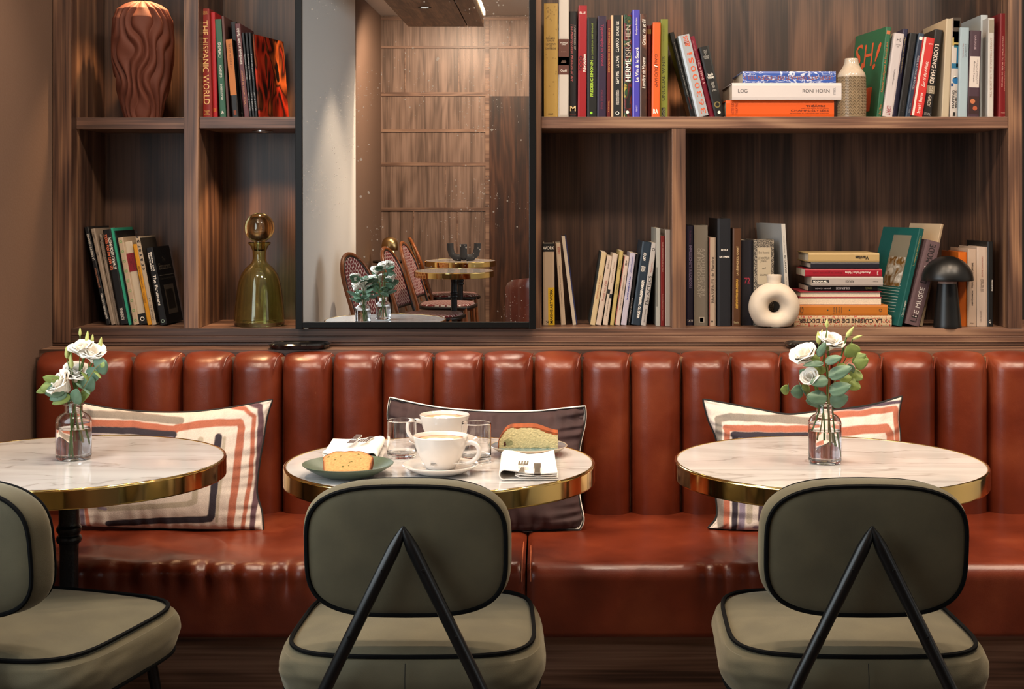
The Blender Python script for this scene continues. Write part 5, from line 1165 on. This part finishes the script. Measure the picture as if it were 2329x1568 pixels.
def knife(loc, rot, lab, sc=1.0):
    o = empty('knife', loc, 0, lab, 'knife', 'knives on the napkins'); o.rotation_euler = rot
    mb = MB(); mb.box(-.0062, .0062, 0, .062, 0, .0046).box(-.0072, .0072, 0, .006, -.0002, .0050).box(-.0085, -.0035, .056, .066, .001, .004).box(-.0078, .0072, .0615, .105, .0012, .0030)
    mb.v = [(x*sc, y*sc, z) for x, y, z in mb.v]
    mb.build('knife_body', STEEL, o, smooth=False, bevel=.0007); return o
n1 = tp(1201, 1094); napkin((n1[0], n1[1], ZT), R(1), .127, .235, 'white linen napkin folded in a thick pad with cutlery, right of the cups', 1)
fork((tp(1185, 1074, ZT+.024)[0]+.001, tp(1185, 1074, ZT+.024)[1]-.002, ZT+.0225), (R(1), 0, R(-2)), 'steel fork with its tines away from the viewer, on the right napkin', sc=1.0)
knife((tp(1222, 1080, ZT+.022)[0], tp(1222, 1080, ZT+.022)[1]-.002, ZT+.0205), (R(2), 0, R(0)), 'steel knife with its handle towards the viewer, on the right napkin')
napkin((-.447, 3.432, ZT), R(182), .13, .222, 'white linen napkin folded flat behind the loaf slice, with fork and knife laid askew', 4, flat=.9)
knife((-.445, 3.415, ZT+.0235), (R(0), 0, R(176)), 'steel knife laid slantwise on the left napkin behind the loaf slice', 1.05)
fork((-.412, 3.405, ZT+.0235), (R(0), 0, R(172)), 'steel fork laid slantwise on the left napkin behind the loaf slice')

# ------------------------------------------------------------------ flowers
def vase(loc, lab, h=.128, r=.0395, lip=True, group=None, water=.55):
    o = empty('bottle_vase', loc, 0, lab, 'vase', group); nr = r*.50
    out = [(0, .001), (r-.006, 0), (r-.0015, .002), (r, .007), (r, .012), (r, h*.35), (r, h*.64), (r, h*.66), (r*.985, h*.70), (r*.90, h*.755), (r*.72, h*.80), (nr+.002, h*.825), (nr, h*.85), (nr, h*.955)]
    out += [(nr+.0035, h*.965), (nr+.0042, h*.98), (nr+.0035, h*.995), (nr, h)] if lip else [(nr+.001, h*.98), (nr+.0008, h)]
    inn = [(nr-.0022, h*.995), (nr-.0024, h*.86), (nr-.0005, h*.825), (r*.70-.002, h*.79), (r*.88-.002, h*.745), (r-.0026, h*.69), (r-.0026, h*.67), (r-.0026, h*.35), (r-.0026, .014), (r-.0026, .012), (r-.005, .0075), (0, .0085)]
    MB().lathe(out+inn, 64).build('vase_glass', GLASS, o)
    if water: MB().lathe([(0, .0083), (r-.0052, .0073), (r-.0024, .0118), (r-.0024, h*water), (r-.0032, h*water-.0006), (0, h*water-.0008)], 48).build('water', WATER, o)
    return o
def bloom(mb, c, r, ax, seed=0, open_=1.0):
    r *= 1.36; c = Vector(c)-Vector(ax).normalized()*r*.25
    rd = random.Random(seed); ax = Vector(ax).normalized(); q = ax.to_track_quat('Z', 'Y'); c = Vector(c)
    for ring_, (n, sc, tilt) in enumerate(((3, .6, 6), (4, .9, 13), (5, 1.2, 22*open_), (5, 1.35, 28*open_))):
        for k in range(n):
            az = 2*pi*(k+rd.uniform(-.15, .15)+ring_*.5)/n; tl = R(tilt+rd.uniform(-5, 5)); L_ = r*1.75*(.92+.1*rd.random()); wd = r*sc*1.05
            sd = rd.random()*9
            def pet(u, v, az=az, tl=tl, L_=L_, wd=wd, sd=sd, sc=sc):
                s = 2*u-1; wv = wd*(math.sin(pi*min(1, v*.75+.08))**.7)
                rho = r*.10+L_*math.sin(tl)*v**1.3*(.8+.35*v)+.10*r*math.sin(v*pi)
                zz = L_*math.cos(tl)*v-.16*L_*s*s*v
                if v > .85: rho += (v-.85)*r*1.0*sc; zz -= (v-.85)*r*.35
                t = s*wv; rho2 = math.sqrt(max(1e-9, (rho+.2*r)**2)); ph = t/max(rho2, r*.35)
                rho2 += .05*r*nz(s*3+sd, v*4, sd)*v; zz += .09*r*nz(s*4+sd, 3, sd)*v**3
                a = az+ph; p = Vector((rho2*math.cos(a)*.92, rho2*math.sin(a)*.92, zz)); return c+q @ p
            mb.grid(9, 9, pet)
def bud(mb, c, r, L_, ax):
    q = Vector(ax).normalized().to_track_quat('Z', 'Y'); M_ = Matrix.Translation(Vector(c)) @ q.to_matrix().to_4x4()
    pr = [(r*.3, 0), (r*.85, L_*.15), (r, L_*.32), (r*.85, L_*.55), (r*.5, L_*.8), (r*.15, L_*.97), (0, L_)]
    v0 = len(mb.v); mb.lathe(pr, 14, M=M_)
def leafm(mb, base, tip, wd, nrm, fold=.25, curl=.15, rnd=1.0):
    base, tip = Vector(base), Vector(tip); ax = tip-base; L_ = ax.length; ax.normalize(); n = Vector(nrm); n = (n-ax*n.dot(ax)).normalized(); sdv = ax.cross(n)
    def f(u, v):
        s = 2*u-1; w0 = wd*.56*(math.sin(pi*(v**(.72 if rnd else .9)))**(.62 if rnd else 1)) if 0 < v < 1 else 0
        return base+ax*(L_*v)+sdv*(w0*s)+n*(-fold*abs(s)*w0+curl*L_*math.sin(pi*v)*.5+.03*L_*nz(s*2, v*3, wd*99))
    mb.grid(9, 11, f)
def stem(o, pts, r=.0019, m=STEM):
    MB().tube(pts, r, 7).build('stem', m, o)
def bz(p0, p1, p2, n=12):
    return [Vector(p0)*(1-t)**2+Vector(p1)*2*t*(1-t)+Vector(p2)*t*t for t in [i/n for i in range(n+1)]]
def flower_stem(vase_loc, foot, mouth, blooms, buds, lab, group, leaves=()):
    """points relative to the vase bottom centre"""
    o = empty('lisianthus', vase_loc, 0, lab, 'flower', group)
    top = Vector(blooms[0][0]) if blooms else Vector(buds[0][0])
    stem(o, bz(foot, mouth, Vector(mouth)*.45+top*.55+Vector((0, 0, -.008)))+bz(Vector(mouth)*.45+top*.55+Vector((0, 0, -.008)), Vector(mouth)*.2+top*.8, top)[1:])
    nd = Vector(mouth)*.55+top*.45
    for i, (c, r, ax, sd, op) in enumerate(blooms):
        if i: stem(o, bz(nd, (nd+Vector(c))/2+Vector((0, 0, -.01)), c), .0014)
        mb = MB(); bloom(mb, c, r, ax, sd, op); mb.build('bloom', PETAL, o, solid=.0003)
        MB().lathe([(0, -.003), (.0045, -.001), (.006, .004), (.004, .006)], 10, M=Matrix.Translation(Vector(c)) @ Vector(ax).normalized().to_track_quat('Z', 'Y').to_matrix().to_4x4()).build('calyx', STEM, o)
    for c, r, L_, ax in buds:
        if Vector(c) != top: stem(o, bz(nd, (nd+Vector(c))/2+Vector((.004, 0, -.012)), c), .0012)
        mb = MB(); bud(mb, c, r, L_, ax); mb.build('bud', BUDM, o)
    for a, b, wd, n in leaves:
        mb = MB(); leafm(mb, a, b, wd, n, rnd=0); mb.build('leaf', STEM, o, solid=.0003)
    return o
def euc_branch(vase_loc, pts, leaves, lab, group, mat=None):
    o = empty('eucalyptus_branch', vase_loc, 0, lab, 'foliage', group)
    sm = []
    for i in range(len(pts)-1):
        p = [Vector(pts[max(i-1, 0)]), Vector(pts[i]), Vector(pts[i+1]), Vector(pts[min(i+2, len(pts)-1)])]
        for k in range(6):
            f = k/6; sm.append(.5*(2*p[1]+(p[2]-p[0])*f+(2*p[0]-5*p[1]+4*p[2]-p[3])*f*f+(-p[0]+3*p[1]-3*p[2]+p[3])*f**3))
    sm.append(Vector(pts[-1])); MB().tube(sm, [.0018-.0011*i/len(sm) for i in range(len(sm))], 7).build('stem', pm('twig_brown_green', C('#86774a'), .6), o)
    for a, b, wd, n, young in leaves:
        mb = MB(); leafm(mb, a, b, wd, n); mb.build('leaf', EUC2 if young else EUC, o, solid=.0004)
    return o
def bouquet(pxc, base_py, group, where, spec, h=.128, r=.0395, lip=True):
    loc = tp(pxc, base_py); loc = (loc[0], loc[1], ZT)
    vase(loc, 'clear glass bottle vase half filled with water, on the '+where, h, r, lip); D0 = loc[1]
    def L_(px, py, dy=0): return Vector(P(px, py, D0+dy))-Vector(loc)
    spec(loc, L_)
def specA(loc, L_):
    g = 'stems in the left vase'
    s = lambda *a: flower_stem(loc, *a)
    s(L_(160, 1035, .0), L_(166, 925, 0), [(L_(190, 808, -.005), .0165, (-.12, -.35, 1), 1, 1.0)], [(L_(197, 778, .01), .0045, .026, (.1, 0, 1)), (L_(182, 765, .02), .0035, .02, (0, 0, 1))], 'white lisianthus stem standing highest in the left bouquet', g)
    s(L_(198, 1010, .005), L_(171, 920, .005), [(L_(212, 818, -.01), .0165, (.18, -.5, 1), 2, 1.05)], [(L_(226, 795, .0), .005, .030, (.2, -.1, 1)), (L_(209, 780, .02), .004, .020, (.1, 0, 1))], 'white lisianthus stem with creamier bloom at the upper right of the left bouquet', g)
    s(L_(180, 1000, .012), L_(169, 922, .008), [(L_(172, 862, .01), .0170, (.2, -.5, .9), 3, 1.1)], [(L_(152, 815, -.01), .0048, .026, (-.06, 0, 1)), (L_(163, 838, -.02), .0055, .032, (-.1, 0, 1))], 'white lisianthus stem in the centre of the left bouquet, with two green buds', g)
    s(L_(166, 1040, -.008), L_(160, 924, -.004), [(L_(152, 885, -.015), .0190, (-.75, -.55, .8), 4, 1.0)], [], 'white lisianthus stem drooping low on the left of the left bouquet', g)
    U = (0, -1, .3)
    def lf(x0, y0, x1, y1, w_, n=(0, -1, .2), yg=0, d0=-.02, d1=-.03): return (L_(x0, y0, d0), L_(x1, y1, d1), px2m(w_, loc[1]), n, yg)
    euc_branch(loc, [L_(170, 1000, .01), L_(164, 925, 0), L_(155, 893, -.01), L_(140, 872, -.02), L_(118, 862, -.03)],
        [lf(143, 874, 97, 858, 26, (0, -.9, -.3), 1), lf(140, 876, 90, 885, 30, (0, -1, .1), 1), lf(146, 882, 102, 897, 30, (.1, -1, .0), 0, -.03), lf(152, 890, 112, 910, 26, (0, -1, .5), 0), lf(120, 880, 82, 893, 17, (0, -1, .1), 1),
         lf(158, 888, 125, 868, 17, (.2, -1, .5), 0), lf(160, 900, 118, 920, 20, (0, -1, .2), 1), lf(158, 893, 122, 900, 34, (0, -1, .3), 0, 0), lf(166, 905, 126, 902, 22, (0, -1, .6), 0, -.01)], 'eucalyptus branch with pale green oval leaves reaching to the left from the left vase', g)
    euc_branch(loc, [L_(185, 1005, 0), L_(172, 925, 0), L_(186, 890, -.02), L_(202, 862, -.03), L_(216, 840, -.035), L_(229, 828, -.04)],
        [lf(216, 838, 243, 822, 42, (.1, -1, .1), 0, -.03, -.03), lf(201, 862, 222, 838, 32, (.2, -1, .3), 0, -.01, -.02), lf(190, 888, 212, 858, 34, (.1, -1, .2), 0, -.01, -.02), lf(203, 866, 184, 846, 10, (.7, -.5, .5), 1, -.03, -.04), lf(213, 842, 230, 862, 9, (.7, -.5, .5), 1, -.03, -.04),
         lf(190, 884, 172, 872, 8, (.7, -.5, .5), 0, -.03, -.04), lf(190, 884, 205, 898, 8, (.7, -.5, .5), 0, -.03, -.04), lf(168, 918, 178, 886, 30, (-.2, -1, .0), 0, -.02, -.045), lf(176, 912, 206, 892, 24, (.1, -1, .5), 1, 0), lf(172, 880, 188, 850, 28, (.2, -1, .1), 0, .02, .02), lf(160, 820, 156, 790, 14, (-.5, -1, 0), 1, .0, .0),
         lf(229, 828, 238, 834, 12, (.1, -1, 0), 1, -.045, -.05)], 'eucalyptus branch with round blue-green leaves rising to the right from the left vase', g)
def specB(loc, L_):
    g = 'stems in the right vase'
    s = lambda *a: flower_stem(loc, *a)
    s(L_(1875, 1000, .0), L_(1877, 922, 0), [(L_(1838, 822, -.01), .0185, (-.6, -.5, 1), 11, 1.0)], [(L_(1881, 745, .0), .0042, .019, (0, 0, 1)), (L_(1862, 783, .0), .0055, .030, (-.05, 0, 1))], 'white lisianthus stem with a large ruffled bloom at the upper left of the right bouquet', g)
    s(L_(1893, 1012, .005), L_(1879, 920, .005), [(L_(1884, 790, .005), .0165, (.25, -.45, .9), 12, 1.1)], [(L_(1868, 770, .01), .0045, .020, (.1, 0, 1))], 'white lisianthus stem with a bloom at the top centre of the right bouquet', g)
    s(L_(1842, 990, .01), L_(1874, 922, .0), [(L_(1848, 868, -.02), .0140, (-.5, -.7, .7), 13, .9)], [], 'white lisianthus with a small half-hidden bloom low left in the right bouquet', g)
    s(L_(1910, 1040, -.01), L_(1880, 922, -.005), [], [(L_(1925, 768, -.01), .0055, .030, (.55, 0, .8)), (L_(1939, 772, -.01), .004, .024, (.9, 0, .35))], 'lisianthus stem carrying two closed green buds at the upper right of the right bouquet', g)
    def lf(x0, y0, x1, y1, w_, n=(0, -1, .2), yg=0, d0=-.02, d1=-.03): return (L_(x0, y0, d0), L_(x1, y1, d1), px2m(w_, loc[1]), n, yg)
    euc_branch(loc, [L_(1885, 1010, 0), L_(1884, 925, -.01), L_(1886, 870, -.03), L_(1883, 840, -.035), L_(1876, 822, -.03)],
        [lf(1876, 824, 1915, 812, 20, (0, -1, .6), 0, -.04, -.05), lf(1874, 826, 1826, 832, 15, (0, -1, .6), 0, -.04, -.05), lf(1884, 858, 1938, 835, 28, (0, -1, .5), 0, -.045, -.05), lf(1884, 864, 1842, 872, 26, (0, -1, .5), 0, -.045, -.05), lf(1885, 892, 1936, 876, 30, (0, -1, .5), 0, -.045, -.05),
         lf(1882, 905, 1833, 904, 30, (0, -1, .4), 0, -.045, -.055), lf(1888, 918, 1930, 903, 30, (0, -1, .2), 0, -.02), lf(1876, 915, 1832, 912, 26, (0, -1, .3), 0, .0), lf(1860, 812, 1878, 778, 16, (-.3, -1, .1), 0, -.04, -.04), lf(1878, 845, 1850, 836, 18, (0, -1, .3), 1, -.01, -.01), lf(1866, 818, 1842, 812, 16, (0, -1, .2), 1, -.03, -.03),
         lf(1886, 796, 1878, 790, 10, (0, -1, .2), 1)], 'eucalyptus branch with mottled oval leaves in the middle of the right bouquet', g)
    euc_branch(loc, [L_(1890, 1005, 0), L_(1886, 925, 0), L_(1898, 870, -.01), L_(1920, 832, -.02), L_(1944, 812, -.02)],
        [lf(1944, 812, 1932, 782, 36, (.1, -1, .1), 1, -.02, -.02), lf(1940, 824, 1976, 818, 36, (0, -1, .2), 1, -.02, -.03), lf(1938, 826, 1970, 806, 20, (0, -1, .4), 1, -.01), lf(1932, 848, 1963, 862, 26, (0, -1, .1), 1, -.01), lf(1925, 868, 1958, 884, 26, (0, -1, .2), 1, -.02), lf(1908, 862, 1938, 860, 24, (0, -1, .3), 1, -.03), lf(1902, 830, 1936, 838, 12, (0, -1, .4), 1, -.01), lf(1928, 842, 1944, 836, 22, (0, -1, .2), 0, .01)], 'eucalyptus branch with round yellow-green leaves spreading right from the right vase', g)
    euc_branch(loc, [L_(1862, 1000, 0), L_(1872, 925, 0), L_(1850, 898, -.01), L_(1828, 890, -.01), L_(1796, 888, -.01), L_(1786, 888, -.01)],
        [lf(1828, 890, 1798, 893, 28, (0, -1, .1), 0, -.01, -.02), lf(1834, 902, 1816, 868, 9, (.7, -.5, .2), 0, -.02, -.02), lf(1796, 888, 1775, 886, 21, (0, -1, 0), 1, -.01, -.015), lf(1792, 892, 1793, 872, 6, (.8, -.4, .2), 0, -.02, -.02), lf(1842, 893, 1824, 876, 18, (0, -1, .3), 1, .0), lf(1848, 862, 1818, 842, 26, (-.2, -1, .2), 0, .01, .01), lf(1850, 900, 1838, 920, 22, (0, -1, .1), 0, .0)], 'eucalyptus twig with small round leaves sticking out left from the right vase', g)
bouquet(167.5, 1044, None, 'left table', specA)
bouquet(1876, 1053, None, 'right table', specB, .1335, .0367, True)
# ------------------------------------------------------------------ things behind the camera, seen in the mirror
MB0 = 4.12*2
def vm(px, py=None, Dv=9.0):      # virtual pixel -> world x, y
    return (px-XV)*Dv/F, MB0-Dv
gm = 'marble bistro tables seen in the mirror'
x, y = vm(877, Dv=6.84); tA = bistro_table(x, y, 'round marble table with two flower vases, seen at the foot of the mirror', gm, zt=.72, Rr=.29)
x, y = vm(1033, Dv=9.87); tB = bistro_table(x, y, 'round bare marble table beside the rattan chairs, nearer one seen in the mirror', gm, Rr=.275)
x, y = vm(1047, Dv=11.04); tC = bistro_table(x, y, 'round marble table bearing the dark candle holder, seen in the mirror', gm, Rr=.275)
# candle holder
x, y = vm(1055, Dv=11.0); cn = empty('candle_holder', (x, y, .751), 0, 'dark grey candle holder of curved joined tubes, seen in the mirror on the far table', 'candle holder')
CHM = pm('charcoal_ceramic', (.035, .036, .04), .8)
for s in (-1, 1):
    MB().tube([(s*.105, 0, .135), (s*.103, 0, .09), (s*.092, 0, .05), (s*.065, 0, .026), (s*.02, .0, .024)], .026, 18).build('curved_tube', CHM, cn)
MB().tube([(0, .03, .13), (0, .03, .08), (0, .02, .04), (0, -.01, .026)], .027, 18).build('curved_tube', CHM, cn)
# two vases of flowers on the near table
gv = 'vases of white flowers seen in the mirror'
def small_bouquet(px, Dv, hv, seed, where, zt=.7205):
    x, y = vm(px, Dv=Dv); vase((x, y, zt), 'glass vase of white flowers, '+where, .105, .036, False, None, .6)
    rd = random.Random(seed)
    o = empty('lisianthus_bunch', (x, y, zt), 0, 'white lisianthus and eucalyptus, '+where, 'flowers')
    mb = MB(); lb = MB(); bl = MB()
    for k in range(6):
        c = Vector((rd.uniform(-.05, .05), rd.uniform(-.05, .05), rd.uniform(.15, hv)))
        bl = MB(); bloom(bl, c, .015, (rd.uniform(-.5, .5), rd.uniform(-.3, .6), 1), seed+k, 1); bl.build('bloom', PETAL, o, solid=.0003)
        mb.tube(bz((rd.uniform(-.02, .02), rd.uniform(-.02, .02), .012), (0, 0, .1), c), .0018, 6)
    for k in range(38):
        a = rd.uniform(0, 2*pi); r0 = rd.uniform(.01, .03); z = rd.uniform(.11, hv-.02); r1 = r0+rd.uniform(.03, .05)
        leafm(lb, (r0*math.cos(a), r0*math.sin(a), z), (r1*math.cos(a), r1*math.sin(a), z+rd.uniform(-.01, .025)), .037, (rd.uniform(-.5, .5), rd.uniform(-1, 1), .6))
    mb.build('stem', STEM, o); lb.build('foliage', EUC, o, solid=.0003)
small_bouquet(826, 6.66, .24, 21, 'shorter of two at the foot of the mirror')
small_bouquet(872, 6.86, .27, 33, 'taller of two at the foot of the mirror')
# woven bistro chairs
RATT = pm('brown_rattan', C('#8a4c22'), .35, var=.25, vscale=12)
RATD = pm('dark_rattan_binding', C('#1c120c'), .4)
def weave():
    m = bpy.data.materials.new('red_white_weave'); m.use_nodes = True; nt = m.node_tree; b = nt.nodes['Principled BSDF']; L = nt.links
    tc = nt.nodes.new('ShaderNodeTexCoord'); ck = nt.nodes.new('ShaderNodeTexBrick'); mp = nt.nodes.new('ShaderNodeMapping'); mp.inputs['Rotation'].default_value = (0, 0, R(90))
    ck.inputs['Color1'].default_value = (*C('#d8cfc8'), 1); ck.inputs['Color2'].default_value = (*C('#cfc6c0'), 1); ck.inputs['Mortar'].default_value = (*C('#6a1018'), 1)
    ck.inputs['Scale'].default_value = 1; ck.inputs['Brick Width'].default_value = .044; ck.inputs['Row Height'].default_value = .021; ck.inputs['Mortar Size'].default_value = .0068; ck.inputs['Mortar Smooth'].default_value = .1
    L.new(tc.outputs['UV'], mp.inputs[0]); L.new(mp.outputs[0], ck.inputs['Vector']); L.new(ck.outputs[0], b.inputs['Base Color']); b.inputs['Roughness'].default_value = .45
    return m
WEV = weave()
def uvxy(o, f):
    me = o.data; uv = me.uv_layers.new(name='UVMap')
    for lp_ in me.loops: uv.data[lp_.index].uv = f(me.vertices[lp_.vertex_index].co)
def bistro_chair():
    c = empty('rattan_bistro_chair', (0, 0, 0))      # local +y is where the sitter faces
    def arch(t, k=1.0):
        a = pi*t; x = .20*k*math.cos(a); z = .46+.25+(.20*k*math.sin(a))*(1 if True else 0)
        return x, z
    def bend(x, z): return Vector((x, -.20-.26*(z-.46)/.45*.55+.35*x*x, z))
    pts = [bend(.20, .46+.25*i/5) for i in range(5)]+[bend(*arch(t/16)) for t in range(17)]+[bend(-.20, .46+.25*(4-i)/5) for i in range(5)]
    MB().tube([Vector((.21, -.16, 0)), Vector((.205, -.18, .25))]+pts+[Vector((-.205, -.18, .25)), Vector((-.21, -.16, 0))], .0125, 10).build('back_frame', RATT, c)
    inner = [p*1 for p in pts]
    MB().tube([Vector((p.x*.9, p.y+.004, .46+(p.z-.46)*.965)) for p in pts], .009, 8).build('inner_hoop', RATD, c)
    def bk(u, v):
        s = 2*u-1; zt = .71+.185*math.sqrt(max(0, 1-s*s)); z = .52+(zt-.52)*v; return bend(.178*s, z)+Vector((0, .003, 0))
    o = MB().grid(24, 20, bk).build('woven_back', WEV, c, solid=.006); uvxy(o, lambda p: (p.x, p.z))
    def st(u, v):
        x, y = sup(2*pi*u, 3, .21*v, .20*v); return (x, y, .462+.006*(1-v**4)-.02*(v > .96))
    o = MB().grid(40, 14, st, cu=True).build('woven_seat', WEV, c, solid=.012); uvxy(o, lambda p: (p.x, p.y))
    MB().tube([(*sup(2*pi*i/40, 3, .212, .202), .445) for i in range(40)], .014, 8, closed=True).build('seat_ring', RATD, c)
    for s in (-1, 1):
        MB().tube([(s*.17, .16, .45), (s*.19, .19, 0)], .0125, 10).build('front_leg', RATT, c)
        MB().tube([(s*.20, -.165, .40), (s*.19, .165, .40)], .008, 8).build('side_rail', RATT, c)
        MB().tube([(s*.203, -.17, .12), (s*.10, 0, .30), (s*.188, .185, .12)], .008, 8).build('brace', RATT, c)
        MB().tube([(s*.10, -.215, .47), (s*.10, -.235, .55)], .007, 6).build('back_strut', RATT, c)
    MB().tube([bend(-.19, .515), bend(0, .515), bend(.19, .515)], .009, 8).build('back_rail', RATD, c)
    return c
gb = 'rattan chairs seen in the mirror'
bc0 = bistro_chair()
for i, (px, Dv, rz, lab) in enumerate(((985, 9.75, -80, 'rattan bistro chair with red and white woven back, nearest of those seen in the mirror'), (1018, 10.55, -84, 'rattan bistro chair with a black inner hoop, second of those seen in the mirror'),
                                       (1030, 11.35, -100, 'rattan bistro chair with red weave, farthest of those seen in the mirror'), (905, 8.98, -72, 'rattan bistro chair leftmost in the mirror, behind the flowers'))):
    o = bc0 if i == 0 else copy_tree(bc0); x, y = vm(px, Dv=Dv); o.location = (x, y, 0); o.rotation_euler = (0, 0, R(rz)); tag(o, lab, 'chair', gb)
# brass lamp on a small side table
x, y = vm(887, Dv=11.6)
sdt = empty('side_table', (x, y, 0), 0, 'small black side table under the brass lamp, behind the rattan chairs in the mirror', 'side table')
MB().lathe([(0, .70), (.14, .70), (.14, .715), (0, .715)], 40).build('table_top', BLK, sdt, ang=40)
MB().lathe([(.12, 0), (.12, .01), (.015, .02), (.013, .70)], 24).build('pedestal', BLK, sdt)
bl_ = empty('brass_table_lamp', (x, y, .7152), 0, 'glowing table lamp with a brass dome shade, seen in the mirror by the brown wall', 'lamp')
MB().lathe([(0, 0), (.045, 0), (.042, .01), (.030, .085), (0, .085)], 32).build('lamp_base', pm('warm_lit_glass', (1, .62, .25), emit=3.5), bl_)
MB().lathe([(.066, .085), (.068, .087), (.068, .125), (.062, .155), (.047, .18), (.02, .193), (0, .195)], 40).build('lamp_shade', BRASSD, bl_)
# leather tub chair
tb = empty('leather_tub_chair', (.09, -.66, 0), R(20), 'rounded cognac leather tub chair with ribbed back, seen at the lower right of the mirror', 'armchair')
def tub(u, v):
    a = -.15*pi+1.3*pi*u; rb = .30+.012*abs(math.sin(u*11*pi)); th = .055
    if v < .45: r = rb+th*.5; z = .30+.42*(v/.45)
    elif v < .55: t = (v-.45)/.1*pi; r = rb+th*.5*math.cos(t); z = .72+.03*math.sin(t)
    else: r = rb-th*.5; z = .72-.42*((v-.55)/.45)
    z = .30+(z-.30)*(.72+.38*math.sin(pi*u)**.8)
    return (r*math.cos(a), r*math.sin(a), z)
MB().grid(120, 30, tub).build('shell_back', LEA, tb)
MB().lathe([(0, .28), (.26, .28), (.275, .31), (.275, .39), (.25, .42), (0, .43)], 48).build('seat_pad', LEA, tb)
MB().lathe([(.16, 0), (.16, .012), (.03, .03), (.025, .28), (.2, .285)], 32).build('swivel_base', BLK, tb)
